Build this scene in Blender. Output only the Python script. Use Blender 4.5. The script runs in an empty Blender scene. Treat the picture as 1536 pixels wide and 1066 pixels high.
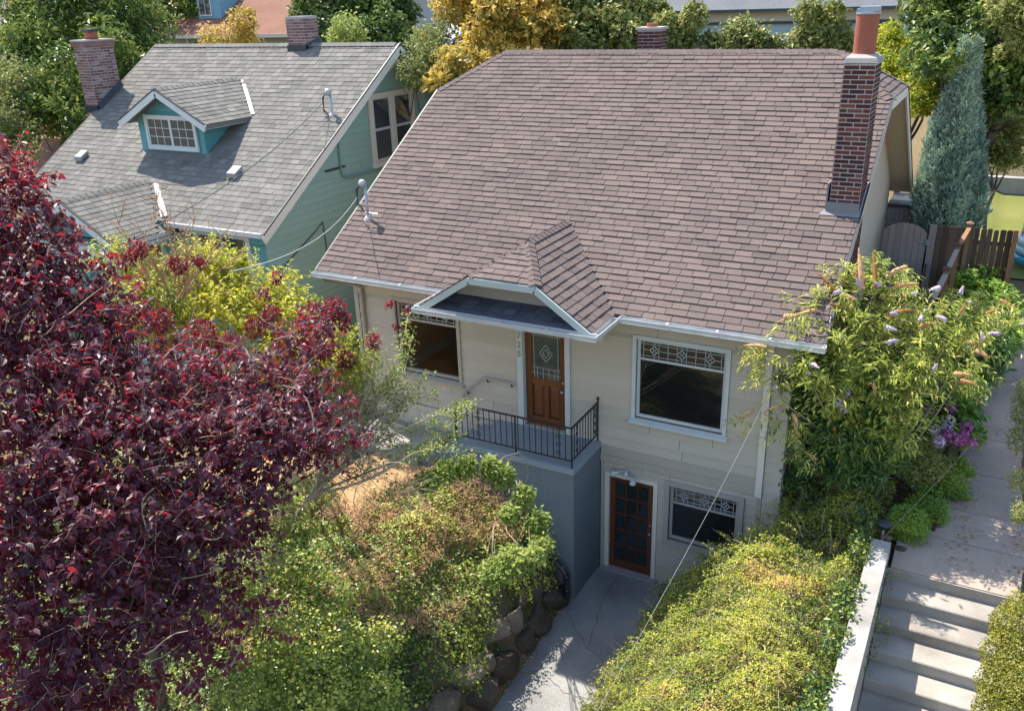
import bpy, math, random
import numpy as np
from mathutils import Vector, Matrix
random.seed(7); RS = np.random.RandomState(11)
SC = bpy.context.scene; COL = SC.collection

# ------------------------------------------------ camera, sky, sun, exposure
CAM = np.array([10.92737, -12.97345, 10.24215]); RX = np.array([0.87661, 0.48011, -0.03232]); UX = np.array([-0.15756, 0.34985, 0.92346]); FX = np.array([-0.45467, 0.80443, -0.38233])
cd = bpy.data.cameras.new("camera"); cam = bpy.data.objects.new("camera", cd); COL.objects.link(cam)
cd.sensor_width = 36.0; cd.lens = 36.0*1299.35/1536.0; cd.clip_end = 3000; cd.clip_start = .1
cam.matrix_world = Matrix(((RX[0], UX[0], -FX[0], CAM[0]), (RX[1], UX[1], -FX[1], CAM[1]), (RX[2], UX[2], -FX[2], CAM[2]), (0, 0, 0, 1)))
SC.camera = cam
SUN_TO = Vector((-.62, .26, 1.0)).normalized()
W = bpy.data.worlds.new("World"); SC.world = W; W.use_nodes = True
nt = W.node_tree; bg = nt.nodes["Background"]
sky = nt.nodes.new("ShaderNodeTexSky"); sky.sky_type = 'NISHITA'; sky.sun_disc = False
sky.sun_elevation = math.asin(SUN_TO.z); sky.sun_rotation = math.atan2(SUN_TO.x, SUN_TO.y)
nt.links.new(sky.outputs[0], bg.inputs[0]); bg.inputs[1].default_value = .15
sd = bpy.data.lights.new("sun", 'SUN'); sd.energy = 4.2; sd.angle = math.radians(.55); sd.color = (1, .94, .84)
so = bpy.data.objects.new("sun", sd); COL.objects.link(so); so.rotation_euler = SUN_TO.to_track_quat('Z', 'Y').to_euler()
SC.view_settings.view_transform = 'Standard'; SC.view_settings.look = 'None'
SC.view_settings.exposure = 1.32; SC.view_settings.gamma = 1; SC.view_settings.use_curve_mapping = False
SC.cycles.max_bounces = 7; SC.cycles.diffuse_bounces = 3; SC.cycles.transparent_max_bounces = 8

def pix(p):
    q = np.asarray(p)-CAM; w = q@FX
    return 768+1299.35*(q@RX)/w, 533-1299.35*(q@UX)/w, w

# ------------------------------------------------ materials
MATS = {}
def mat(name, cols, rough=.7, amt=.25, scale=6.0, fine=60.0, fineamt=.12, bump=.0, spec=.4, trans=0, tcol=None, metal=0, coord='pos', stretch=None, tintamt=1.0, coat=0):
    """colour ramp driven by the piece's own tint plus broad and fine noise"""
    if name in MATS: return MATS[name]
    m = bpy.data.materials.new(name); m.use_nodes = True; MATS[name] = m
    n = m.node_tree.nodes; L = m.node_tree.links; b = n["Principled BSDF"]
    at = n.new("ShaderNodeAttribute"); at.attribute_name = "tint"
    geo = n.new("ShaderNodeNewGeometry"); vec = geo.outputs["Position"]
    if stretch:
        mp = n.new("ShaderNodeMapping"); mp.inputs["Scale"].default_value = stretch; L.new(vec, mp.inputs[0]); vec = mp.outputs[0]
    n1 = n.new("ShaderNodeTexNoise"); n1.inputs["Scale"].default_value = scale; n1.inputs["Detail"].default_value = 4; L.new(vec, n1.inputs["Vector"])
    n2 = n.new("ShaderNodeTexNoise"); n2.inputs["Scale"].default_value = fine; n2.inputs["Detail"].default_value = 2; L.new(vec, n2.inputs["Vector"])
    def mth(op, a, bb, c=None):
        k = n.new("ShaderNodeMath"); k.operation = op
        for i, x in enumerate((a, bb, c)):
            if x is None: continue
            if isinstance(x, (int, float)): k.inputs[i].default_value = x
            else: L.new(x, k.inputs[i])
        return k.outputs[0]
    s = mth('MULTIPLY_ADD', n1.outputs["Fac"], amt*2, -amt)
    f = mth('MULTIPLY_ADD', n2.outputs["Fac"], fineamt*2, -fineamt)
    t = mth('MULTIPLY_ADD', at.outputs["Fac"], tintamt, (1-tintamt)*.5)
    x = mth('ADD', mth('ADD', t, s), f)
    r = n.new("ShaderNodeValToRGB"); L.new(x, r.inputs[0])
    els = r.color_ramp.elements
    k = len(cols)
    while len(els) < k: els.new(.5)
    for i, c in enumerate(cols):
        els[i].position = (i/(k-1)) if k > 1 else 0; els[i].color = (*c, 1)
    L.new(r.outputs[0], b.inputs["Base Color"])
    b.inputs["Roughness"].default_value = rough; b.inputs["Metallic"].default_value = metal
    b.inputs["Specular IOR Level"].default_value = spec
    if bump:
        bp = n.new("ShaderNodeBump"); bp.inputs["Strength"].default_value = bump; bp.inputs["Distance"].default_value = .02
        L.new(mth('ADD', n1.outputs["Fac"], n2.outputs["Fac"]), bp.inputs["Height"]); L.new(bp.outputs[0], b.inputs["Normal"])
    if trans:
        tr = n.new("ShaderNodeBsdfTranslucent")
        if tcol is None: 
            g = n.new("ShaderNodeGamma"); g.inputs[1].default_value = .8; L.new(r.outputs[0], g.inputs[0]); L.new(g.outputs[0], tr.inputs[0])
        else: tr.inputs[0].default_value = (*tcol, 1)
        mx = n.new("ShaderNodeMixShader"); mx.inputs[0].default_value = trans
        L.new(b.outputs[0], mx.inputs[1]); L.new(tr.outputs[0], mx.inputs[2]); L.new(mx.outputs[0], n["Material Output"].inputs[0])
    return m
def glass_mat(name, tint=(.02, .024, .026), see=.0, rough=.03, wav=.03):
    if name in MATS: return MATS[name]
    m = bpy.data.materials.new(name); m.use_nodes = True; MATS[name] = m
    n = m.node_tree.nodes; L = m.node_tree.links; b = n["Principled BSDF"]
    b.inputs["Base Color"].default_value = (*tint, 1); b.inputs["Roughness"].default_value = rough; b.inputs["Specular IOR Level"].default_value = .9
    nz = n.new("ShaderNodeTexNoise"); nz.inputs["Scale"].default_value = 2.2
    bp = n.new("ShaderNodeBump"); bp.inputs["Strength"].default_value = wav; bp.inputs["Distance"].default_value = .05
    L.new(nz.outputs["Fac"], bp.inputs["Height"]); L.new(bp.outputs[0], b.inputs["Normal"])
    if see:
        tr = n.new("ShaderNodeBsdfTransparent"); tr.inputs[0].default_value = (.93, .95, .94, 1)
        mx = n.new("ShaderNodeMixShader"); mx.inputs[0].default_value = see
        L.new(b.outputs[0], mx.inputs[1]); L.new(tr.outputs[0], mx.inputs[2]); L.new(mx.outputs[0], n["Material Output"].inputs[0])
    return m

# ------------------------------------------------ mesh helpers
class MB:
    def __init__(s): s.v = []; s.f = []; s.t = []
    def add(s, vs, fs, tint=.5):
        o = len(s.v); s.v += [tuple(map(float, p)) for p in vs]; s.f += [tuple(i+o for i in f) for f in fs]; s.t += [tint]*len(vs); return s
    def box(s, x0, x1, y0, y1, z0, z1, tint=.5):
        return s.add([(x, y, z) for z in (z0, z1) for y in (y0, y1) for x in (x0, x1)],
                     [(0, 2, 3, 1), (4, 5, 7, 6), (0, 1, 5, 4), (2, 6, 7, 3), (0, 4, 6, 2), (1, 3, 7, 5)], tint)
    def beam(s, a, b, w, h, up=(0, 0, 1), tint=.5):
        a = Vector(a); b = Vector(b); d = (b-a).normalized(); r = d.cross(Vector(up))
        if r.length < 1e-4: r = Vector((1, 0, 0))
        r.normalize(); u = r.cross(d)
        vs = [p+r*(i*w/2)+u*(j*h/2) for p in (a, b) for j in (-1, 1) for i in (-1, 1)]
        return s.add(vs, [(0, 2, 3, 1), (4, 5, 7, 6), (0, 1, 5, 4), (2, 6, 7, 3), (0, 4, 6, 2), (1, 3, 7, 5)], tint)
    def prism(s, pts, vec, tint=.5):
        n = len(pts); vec = Vector(vec); P = [Vector(p) for p in pts]; Q = [p+vec for p in P]
        return s.add(P+Q, [tuple(range(n))[::-1], tuple(range(n, 2*n))]+[(i, (i+1) % n, n+(i+1) % n, n+i) for i in range(n)], tint)
    def tube(s, path, r, n=8, tint=.5, caps=True):
        P = [Vector(p) for p in path]; k = len(P); R = r if isinstance(r, (list, tuple)) else [r]*k
        vs = []; ref = None
        for i, p in enumerate(P):
            d = (P[min(i+1, k-1)]-P[max(i-1, 0)])
            if d.length < 1e-9: d = Vector((0, 0, 1))
            d.normalize()
            if ref is None: ref = Vector((0, 0, 1)) if abs(d.z) < .9 else Vector((1, 0, 0))
            a = d.cross(ref); 
            if a.length < 1e-4: a = d.cross(Vector((0, 1, .1)))
            a.normalize(); b = a.cross(d); ref = b
            vs += [p+(a*math.cos(2*math.pi*j/n)+b*math.sin(2*math.pi*j/n))*R[i] for j in range(n)]
        fs = [(i*n+j, i*n+(j+1) % n, (i+1)*n+(j+1) % n, (i+1)*n+j) for i in range(k-1) for j in range(n)]
        if caps: fs += [tuple(range(n))[::-1], tuple(range((k-1)*n, k*n))]
        return s.add(vs, fs, tint)
    def lathe(s, c, prof, n=16, tint=.5, axis=(0, 0, 1)):
        ax = Vector(axis).normalized(); q = Vector((0, 0, 1)).rotation_difference(ax); c = Vector(c); vs = []
        for r, z in prof: vs += [c+q@Vector((r*math.cos(2*math.pi*j/n), r*math.sin(2*math.pi*j/n), z)) for j in range(n)]
        k = len(prof)
        return s.add(vs, [(i*n+j, i*n+(j+1) % n, (i+1)*n+(j+1) % n, (i+1)*n+j) for i in range(k-1) for j in range(n)]+[tuple(range(n))[::-1], tuple(range((k-1)*n, k*n))], tint)
    def build(s, name, m, parent=None, smooth=False, bevel=0):
        me = bpy.data.meshes.new(name); me.from_pydata(s.v, [], s.f); me.update()
        a = me.attributes.new("tint", 'FLOAT', 'POINT'); a.data.foreach_set("value", s.t)
        me.materials.append(m)
        if smooth: me.polygons.foreach_set("use_smooth", [True]*len(me.polygons))
        o = bpy.data.objects.new(name, me); link(o, parent)
        if bevel:
            bv = o.modifiers.new("b", 'BEVEL'); bv.width = bevel; bv.segments = 1; bv.limit_method = 'ANGLE'
        return o
def link(o, parent=None):
    COL.objects.link(o)
    if parent is not None:
        o.parent = parent
        if parent.type == 'EMPTY': o.matrix_parent_inverse = Matrix.Translation(-Vector(parent.location))
def thing(name, label, cat, loc=(0, 0, 0), group=None):
    o = bpy.data.objects.new(name, None); COL.objects.link(o); o.location = loc; o.empty_display_size = .3
    return tag(o, label, cat, group)
def tag(o, label=None, cat=None, group=None, kind=None):
    for k, v in (('label', label), ('category', cat), ('group', group), ('kind', kind)):
        if v: o[k] = v
    return o
def npmesh(name, V, faces_tri=None, faces_quad=None, tint=None, m=None, parent=None, smooth=False):
    """one mesh from numpy arrays"""
    me = bpy.data.meshes.new(name); nv = len(V)
    me.vertices.add(nv); me.vertices.foreach_set("co", np.ascontiguousarray(V, np.float32).ravel())
    idx = []; st = []; off = 0
    for F in (faces_tri, faces_quad):
        if F is None or len(F) == 0: continue
        k = F.shape[1]; idx.append(F.ravel()); st.append(off+np.arange(len(F))*k); off += F.size
    idx = np.concatenate(idx).astype(np.int32); st = np.concatenate(st).astype(np.int32)
    me.loops.add(len(idx)); me.loops.foreach_set("vertex_index", idx)
    me.polygons.add(len(st)); me.polygons.foreach_set("loop_start", st)
    me.update(calc_edges=True); me.validate()
    if tint is not None:
        a = me.attributes.new("tint", 'FLOAT', 'POINT'); a.data.foreach_set("value", np.ascontiguousarray(tint, np.float32))
    if m: me.materials.append(m)
    if not smooth: me.shade_flat()
    o = bpy.data.objects.new(name, me); link(o, parent); return o

# unit pieces (verts, quads)
CUBE = (np.array([(x, y, z) for z in (0, 1) for y in (0, 1) for x in (0, 1)], float), np.array([(0, 2, 3, 1), (4, 5, 7, 6), (0, 1, 5, 4), (2, 6, 7, 3), (0, 4, 6, 2), (1, 3, 7, 5)]))
_w = CUBE[0].copy(); _w[(_w[:, 1] == 1) & (_w[:, 2] == 1), 2] = .12
WEDGE = (_w, CUBE[1])                     # shingle / lapped board: thick lower edge, thin upper edge
_b = CUBE[0].copy(); _b = np.where(_b[:, [2, 2, 2]] == 1, .5+(_b-.5)*np.array([.94, .9, 1]), _b)
BRICK = (_b, CUBE[1])                     # the outer face is a little smaller: worn arrises
_UM = {}
def unit_mesh(name, unit, q, m):
    k = (name, q, m.name)
    if k not in _UM:
        me = bpy.data.meshes.new(name); me.from_pydata([tuple(p) for p in unit[0]], [], [tuple(map(int, f)) for f in unit[1]]); me.update()
        a = me.attributes.new("tint", 'FLOAT', 'POINT'); a.data.foreach_set("value", [q/15.0]*len(unit[0])); me.materials.append(m); _UM[k] = me
    return _UM[k]
def pieces(name, parent, unit, mats, tints, m, limit=300, rest_name=None, rank=None):
    """the pieces that show largest become objects that share mesh data; what is left is one mesh"""
    N = len(mats)
    if N == 0: return
    M = np.array(mats); T = np.clip(np.array(tints), 0, 1)
    c = (M[:, :3, :3]@np.array([.5, .5, .5]))+M[:, :3, 3]
    if rank is None:
        q = c-CAM; w = q@FX; u = 768+1299.35*(q@RX)/w; v = 533-1299.35*(q@UX)/w
        inside = (w > 0) & (u > 5) & (u < 1531) & (v > 5) & (v < 1061)
        nrm = M[:, :3, 2]; nrm = nrm/np.linalg.norm(nrm, axis=1)[:, None]
        face = -(nrm*q).sum(1)/np.linalg.norm(q, axis=1)
        area = np.linalg.norm(M[:, :3, 0], axis=1)*np.linalg.norm(M[:, :3, 1], axis=1)
        sc = np.where(inside & (face > 0), area*face/w**2, 0)
        if limit >= N: sc = sc+1e-9
    else: sc = rank(c)
    order = np.argsort(-sc); take = [i for i in order[:limit] if sc[i] > 0]
    for i in take:
        o = bpy.data.objects.new(name, unit_mesh(name, unit, int(round(T[i]*15)), m)); COL.objects.link(o)
        o.parent = parent
        if parent.type == 'EMPTY': o.matrix_parent_inverse = Matrix.Translation(-Vector(parent.location))
        o.matrix_basis = Matrix(M[i].tolist())
    rest = np.setdiff1d(np.arange(N), take)
    if len(rest):
        U, Q = unit; k = len(U)
        V = (np.einsum('nij,kj->nki', M[rest][:, :3, :3], U)+M[rest][:, None, :3, 3]).reshape(-1, 3)
        F = (Q[None]+(np.arange(len(rest))*k)[:, None, None]).reshape(-1, 4)
        o = npmesh(rest_name or name+'s', V, None, F, np.repeat(T[rest], k), m, parent); o['kind'] = 'stuff'
def frame(o, ex, ey, ez, sx, sy, sz):
    M = np.eye(4); M[:3, 0] = np.array(ex)*sx; M[:3, 1] = np.array(ey)*sy; M[:3, 2] = np.array(ez)*sz; M[:3, 3] = o; return M
def cut(iv, holes):
    """subtract intervals"""
    out = [iv]
    for a, b in holes:
        nx = []
        for p, q in out:
            if b <= p or a >= q: nx.append((p, q)); continue
            if a > p: nx.append((p, a))
            if b < q: nx.append((b, q))
        out = nx
    return [(p, q) for p, q in out if q-p > .02]
def shingle_field(O, ex, es, length, rng, expo=.14, tab=.285, th=.021, holes=None, tint0=.5, spread=.5):
    """rows of shingles on a slope; rng(s) -> (a, b) extent along ex at distance s up the slope"""
    O = np.array(O, float); ex = np.array(ex, float); es = np.array(es, float); n = np.cross(ex, es); n /= np.linalg.norm(n)
    if n[2] < 0: n = -n
    mats = []; T = []; rows = int(length/expo)+1; off = 0
    for r in range(rows):
        s = r*expo; e = min(expo, length-s)
        if e < .02: continue
        a, b = rng(s+e*.5)
        if b-a < .03: continue
        off = (off+tab*random.uniform(.35, .65)) % tab
        x = a-off; wob = random.uniform(-.004, .004)
        while x < b:
            w = tab*random.choice((.72, 1, 1, 1, 1, 1.25)); 
            for p, q in cut((max(x, a), min(x+w, b)), holes(s+e*.5) if holes else []):
                o = O+ex*(p+.0045)+es*(s-.012+wob+random.uniform(-.003, .003))+n*.004
                t = th*random.uniform(.75, 1.3)
                up = es*1.0
                M = np.eye(4); M[:3, 0] = ex*(q-p-.009); M[:3, 1] = up*(e+.02); M[:3, 2] = n*t; M[:3, 3] = o
                if np.linalg.det(M[:3, :3]) < 0:
                    M[:3, 0] = -M[:3, 0]; M[:3, 3] = o+ex*(q-p-.009)
                mats.append(M); T.append(tint0+random.uniform(-spread, spread)*random.uniform(.3, 1))
            x += w
    return mats, T
def siding(parent, P, eu, ez, en, u_rng, z0, z1, expo, holes, m, seg=(.7, 1.3), th=.014, name='plank', spread=.14, limit=300, full=False):
    """lapped boards on a wall; P + eu*u + ez*z"""
    P = np.array(P, float); eu = np.array(eu, float); ez = np.array(ez, float); en = np.array(en, float)
    mats = []; T = []; z = z0
    while z < z1-.02:
        e = min(expo, z1-z); a, b = u_rng(z+e*.5)
        if b-a < .06: z += e; continue
        br = sorted({z, z+e, *[t for h in holes for t in (h[2], h[3]) if z+.012 < t < z+e-.012 and h[0] < b and h[1] > a]})
        base_z, base_e = z, e
        for zlo, zhi, p, q in [(u0, u1, p, q) for u0, u1 in zip(br, br[1:]) for p, q in cut((a, b), [(h[0], h[1]) for h in holes if h[3] > u0+.004 and h[2] < u1-.004])]:
            z, e = zlo, zhi-zlo; x = p
            while x < q-.001:
                w = q-x if full else random.uniform(*seg)
                if q-(x+w) < .25: w = q-x
                o = P+eu*(x+.005)+ez*(z+.003)+en*.003
                M = frame(o, eu, ez, en, w-.009, e-.009, th)
                if np.linalg.det(M[:3, :3]) < 0: M[:3, 0] *= -1; M[:3, 3] += eu*(w-.010)
                mats.append(M); T.append(.5+random.uniform(-spread, spread)); x += w
        z = base_z+base_e
    pieces(name, parent, WEDGE, mats, T, m, limit)
def wall_holes(mb, fx, x0, x1, z0, z1, holes):
    """rectangular wall split round its openings; fx(xa, xb, za, zb) adds a box"""
    xs = sorted({x0, x1, *[h[0] for h in holes], *[h[1] for h in holes]})
    for a, b in zip(xs, xs[1:]):
        for p, q in cut((z0, z1), [(h[2], h[3]) for h in holes if h[0] <= a+1e-6 and h[1] >= b-1e-6]): fx(a, b, p, q)

# ------------------------------------------------ foliage helpers
LEAF4 = (np.array([(0, 0, 0), (.45, .5, .1), (1, 0, -.05), (.45, -.5, .1)]), np.array([(0, 2, 1), (0, 3, 2)]))
LEAF6 = (np.array([(0, 0, 0), (.28, .42, .08), (.68, .4, .06), (1, 0, -.12), (.68, -.4, .06), (.28, -.42, .08)]), np.array([(0, 3, 2), (0, 2, 1), (0, 5, 4), (0, 4, 3)]))
def unitv(a): return a/np.maximum(np.linalg.norm(a, axis=-1, keepdims=True), 1e-9)
def leaves_arr(P, D, Nn, size, aspect, unit=LEAF4):
    D = unitv(D); S = unitv(np.cross(Nn, D)); Z = np.cross(D, S)
    U = unit[0]; k = len(U); s = size[:, None, None]
    V = P[:, None]+s*(D[:, None]*U[None, :, 0:1]+S[:, None]*U[None, :, 1:2]*aspect+Z[:, None]*U[None, :, 2:3])
    F = (unit[1][None]+(np.arange(len(P))*k)[:, None, None]).reshape(-1, 3)
    return V.reshape(-1, 3), F, k
def sph(n): return unitv(RS.normal(size=(n, 3)))
def crown(name, parent, P, D, N, size, aspect, tint, m, unit=LEAF4, singles=0, kind='stuff'):
    if singles:     # the leaves nearest the camera as objects of their own
        w = (P-CAM)@FX; u = 768+1299.35*((P-CAM)@RX)/w; v = 533-1299.35*((P-CAM)@UX)/w
        sc = np.where((u > 10) & (u < 1520) & (v > 10) & (v < 1055), size/w, 0); take = np.argsort(-sc)[:singles]
        for i in take:
            d = unitv(D[i]); s_ = unitv(np.cross(N[i], d)); z = np.cross(d, s_)
            M = frame(P[i], d, s_, z, size[i], size[i]*aspect, size[i])
            o = bpy.data.objects.new('leaf', unit_mesh('leaf', (unit[0], unit[1]), int(round(np.clip(tint[i], 0, 1)*15)), m)); COL.objects.link(o)
            o.parent = parent; o.matrix_parent_inverse = Matrix.Translation(-Vector(parent.location)) if parent.type == 'EMPTY' else Matrix(); o.matrix_basis = Matrix(M.tolist())
        keep = np.setdiff1d(np.arange(len(P)), take); P, D, N, size, tint = P[keep], D[keep], N[keep], size[keep], tint[keep]
    V, F, k = leaves_arr(P, D, N, size, aspect, unit)
    o = npmesh(name, V, F, None, np.repeat(tint, k), m, parent)
    if kind and parent is not None: o['kind'] = kind
    return o
def lobes_points(lobes, n, shell=.55):
    """points in a set of (x, y, z, r) lobes, denser towards their skins; returns points, outward directions, lobe index"""
    L = np.array([l[:4] for l in lobes], float); w = L[:, 3]**2; idx = RS.choice(len(L), n, p=w/w.sum())
    d = sph(n); r = np.where(RS.rand(n) < shell, RS.uniform(.75, 1.05, n), RS.rand(n)**(1/3))
    P = L[idx, :3]+d*(r*L[idx, 3])[:, None]
    return P, d, idx
def noise3(P, s=1.0, seed=0):
    r = np.random.RandomState(seed); v = 0
    for k in range(5):
        a = r.normal(size=3); a = a/np.linalg.norm(a)*s*(1.0+.6*k); v = v+np.sin(P@a*2*math.pi+r.uniform(0, 6.28))/(1+.4*k)
    return v/2.4
def twigs_leaves(lobes, ntw, per, length, lsize, up=.5, droop=0., spread=.7, out=.6):
    """leafy shoots: start inside the lobes, grow out and up; leaves set along them"""
    B, d, idx = lobes_points(lobes, ntw, .45)
    D = unitv(d*out+sph(ntw)*.5+np.array([0, 0, up])); ln = length*RS.uniform(.5, 1.3, ntw)
    P = []; LD = []; NN = []; ids = []
    for k in range(per):
        f = (k+.5)/per*1.0
        Q = B+D*(ln*f)[:, None]+np.array([0, 0, -1])*(droop*(ln*f**2))[:, None]
        side = unitv(np.cross(D, sph(ntw)))
        ld = unitv(D*(1-spread)+side*spread+np.array([0, 0, -droop*.7]))
        P.append(Q); LD.append(ld); NN.append(unitv(np.array([0, 0, 1.0])+sph(ntw)*.55)); ids.append(idx)
    P = np.concatenate(P); LD = np.concatenate(LD); NN = np.concatenate(NN); ids = np.concatenate(ids)
    size = lsize*RS.uniform(.6, 1.25, len(P))
    return P, LD, NN, size, ids, (B, D, ln)
def stems_mesh(name, parent, B, D, ln, r, m, droop=0., tint=.5, sel=None, kind='stuff'):
    """thin three-sided stems"""
    if sel is not None: B, D, ln = B[sel], D[sel], ln[sel]
    n = len(B); S = unitv(np.cross(D, sph(n))); T2 = np.cross(D, S); V = []
    for f, rr in ((0, 1), (.5, .75), (1, .35)):
        c = B+D*(ln*f)[:, None]+np.array([0, 0, -1])*(droop*(ln*f**2))[:, None]
        for j in range(3): V.append(c+(S*math.cos(2.094*j)+T2*math.sin(2.094*j))*r*rr)
    V = np.stack(V, 1).reshape(-1, 3)
    q = np.array([(i*3+j, i*3+(j+1) % 3, (i+1)*3+(j+1) % 3, (i+1)*3+j) for i in range(2) for j in range(3)])
    F = (q[None]+(np.arange(n)*9)[:, None, None]).reshape(-1, 4)
    o = npmesh(name, V, None, F, np.full(len(V), tint), m, parent)
    if kind: o['kind'] = kind
    return o
def branch_path(a, b, k=6, wob=.12, sag=0):
    a = np.array(a, float); b = np.array(b, float); L = np.linalg.norm(b-a); pts = []
    o1 = RS.normal(size=3)*wob*L; o2 = RS.normal(size=3)*wob*L*.5
    for i in range(k+1):
        f = i/k; pts.append(tuple(a+(b-a)*f+o1*math.sin(math.pi*f)*.6+o2*math.sin(2*math.pi*f)*.5+np.array([0, 0, sag*L*math.sin(math.pi*f)])))
    return pts
def limbs(mb, base, fork, lobes, r0, r1, tint=.5, every=1, sub=3):
    """trunk from base to fork, a limb to each lobe and a few side branches inside it"""
    k = 6; mb.tube(branch_path(base, fork, 5, .05), [r0*(1-.35*i/5) for i in range(6)], 8, tint)
    for i, l in enumerate(lobes):
        if i % every: continue
        c = l[:3]; p = branch_path(fork, c, k, .1, .06); mb.tube(p, [r1*(1-.75*j/k) for j in range(k+1)], 6, tint)
        for s in range(sub):
            e = np.array(c)+sph(1)[0]*l[3]*1.0; st = p[RS.randint(3, k+1)]
            mb.tube(branch_path(st, e, 4, .12), [r1*.28*(1-.7*j/4) for j in range(5)], 4, tint)
# ------------------------------------------------ the materials of the place
M_SH = mat('brown_shingle', [(.078, .063, .060), (.120, .095, .087), (.156, .121, .108), (.192, .144, .120)], .95, .24, .6, 38, .34, .35, .1, tintamt=.5)
M_SHG = mat('grey_shingle', [(.09, .085, .077), (.145, .138, .124), (.19, .18, .16), (.25, .235, .205)], .95, .14, .8, 38, .3, .35, .1, tintamt=.65)
M_SHD = mat('dark_pent_shingle', [(.05, .055, .07), (.09, .095, .115), (.13, .13, .15)], .9, .12, 3, 90, .2, .3, .2)
M_SID = mat('greige_siding', [(.36, .315, .25), (.49, .43, .345), (.57, .505, .415)], .75, .22, 1.1, 40, .06, .12, .25, stretch=(1, 1, 2), tintamt=.7)
M_SIDW = mat('tan_siding', [(.40, .32, .23), (.50, .41, .31), (.56, .47, .36)], .75, .1, 1.5, 40, .06, .1, .25, tintamt=.5)
M_TRIM = mat('greige_trim', [(.36, .315, .255), (.47, .415, .345)], .65, .2, 3, 30, .1, .05, .3)
M_CREAM = mat('cream_trim', [(.62, .56, .46), (.74, .69, .60)], .6, .2, 3, 30, .1, .05, .3)
M_WHITE = mat('white_paint', [(.40, .43, .42), (.54, .565, .55), (.66, .68, .66)], .5, .25, 4, 40, .1, .05, .35)
M_PALE = mat('pale_green_trim', [(.40, .45, .42), (.53, .58, .54)], .55, .2, 3, 30, .1, .05, .3)
M_GUT = mat('gutter_metal', [(.28, .28, .27), (.50, .50, .49), (.62, .62, .61)], .35, .3, 5, 40, .12, .05, .5)
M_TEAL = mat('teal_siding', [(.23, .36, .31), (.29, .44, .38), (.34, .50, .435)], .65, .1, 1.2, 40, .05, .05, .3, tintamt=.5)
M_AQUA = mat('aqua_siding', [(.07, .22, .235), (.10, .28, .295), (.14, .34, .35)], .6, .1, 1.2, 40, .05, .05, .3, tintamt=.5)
M_BRICK = mat('dark_brick', [(.035, .018, .022), (.075, .028, .028), (.12, .04, .034), (.20, .07, .05)], .85, .12, 6, 70, .2, .4, .2, tintamt=.9)
M_BRICKP = mat('weathered_brick', [(.10, .045, .04), (.18, .09, .08), (.28, .17, .155), (.38, .30, .28)], .9, .22, 4, 60, .2, .4, .15, tintamt=.7)
M_MORT = mat('mortar', [(.24, .21, .195), (.42, .38, .355), (.58, .54, .5)], .95, .3, 3, 40, .2, .3, .1)
M_TERRA = mat('terracotta_flue', [(.20, .055, .03), (.32, .10, .06), (.40, .15, .09)], .7, .2, 3, 50, .1, .1, .3)
M_CONC = mat('old_concrete', [(.18, .17, .155), (.32, .30, .275), (.45, .43, .40)], .9, .3, 2.2, 60, .22, .4, .15, tintamt=.5)
M_CONCS = mat('stair_concrete', [(.11, .095, .075), (.30, .27, .23), (.47, .43, .375)], .9, .5, 1.6, 70, .22, .4, .15, tintamt=.4)
M_WALLC = mat('pale_concrete', [(.13, .12, .105), (.30, .285, .26), (.46, .445, .415)], .9, .5, 1.8, 60, .2, .4, .15, tintamt=.4)
M_DRIVE = mat('driveway_aggregate', [(.06, .06, .058), (.25, .245, .235), (.44, .43, .405)], .95, .42, .8, 60, .42, .5, .1, tintamt=.2)
M_PATH = mat('path_concrete', [(.17, .13, .10), (.35, .28, .225), (.46, .385, .315)], .95, .25, 1.5, 60, .3, .4, .1, tintamt=.4)
M_PORCH = mat('blue_grey_masonry', [(.105, .13, .145), (.145, .175, .195), (.195, .222, .238)], .75, .5, .9, 30, .08, .15, .3, tintamt=.4)
M_PORCHF = mat('porch_floor_paint', [(.17, .21, .24), (.24, .285, .31), (.3, .34, .36)], .6, .2, 2, 30, .08, .1, .3, tintamt=.4)
M_IRON = mat('black_iron', [(.012, .012, .014), (.03, .03, .034)], .45, .2, 10, 60, .1, 0, .5)
M_DOOR = mat('varnished_wood', [(.06, .018, .006), (.15, .05, .016), (.25, .095, .03)], .35, .3, 3, 14, .25, .1, .45, stretch=(9, 9, 1))
M_DOORP = mat('dark_frame_wood', [(.05, .014, .006), (.11, .035, .014), (.17, .06, .022)], .35, .3, 3, 14, .2, .1, .45, stretch=(9, 9, 1))
M_FLOORW = mat('interior_wood', [(.36, .15, .06), (.55, .26, .11), (.7, .38, .18)], .45, .25, 2, 20, .2, .05, .4, stretch=(1, 8, 1))
M_INT = mat('interior_paint', [(.80, .42, .18), (.88, .50, .22)], .8, .2, 1, 10, .05)
M_INTW = mat('interior_white', [(.6, .52, .45), (.7, .62, .55)], .8, .2, 1, 10, .05)
M_DARKI = mat('interior_dark', [(.02, .02, .02), (.04, .038, .035)], .9)
M_FRAMEG = mat('taupe_window_frame', [(.33, .295, .26), (.42, .38, .34)], .6, .2, 3, 30, .1, .05, .3)
M_CAME = mat('lead_came', [(.28, .29, .29), (.5, .52, .52)], .4, .3, 8, 40, .1, 0, .5)
M_FENCE = mat('weathered_fence_wood', [(.055, .035, .026), (.11, .07, .05), (.17, .11, .078)], .85, .25, 3, 20, .2, .3, .15, stretch=(6, 6, .6), tintamt=.8)
M_GATE = mat('painted_gate_wood', [(.20, .165, .145), (.28, .235, .21), (.34, .29, .26)], .75, .2, 3, 20, .15, .2, .2, stretch=(6, 6, .6), tintamt=.6)
M_POSTW = mat('red_brown_cedar', [(.16, .075, .04), (.26, .14, .08), (.36, .22, .14)], .8, .25, 3, 20, .2, .2, .2, stretch=(4, 4, .6))  # red-brown wood of the posts and rails
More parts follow.
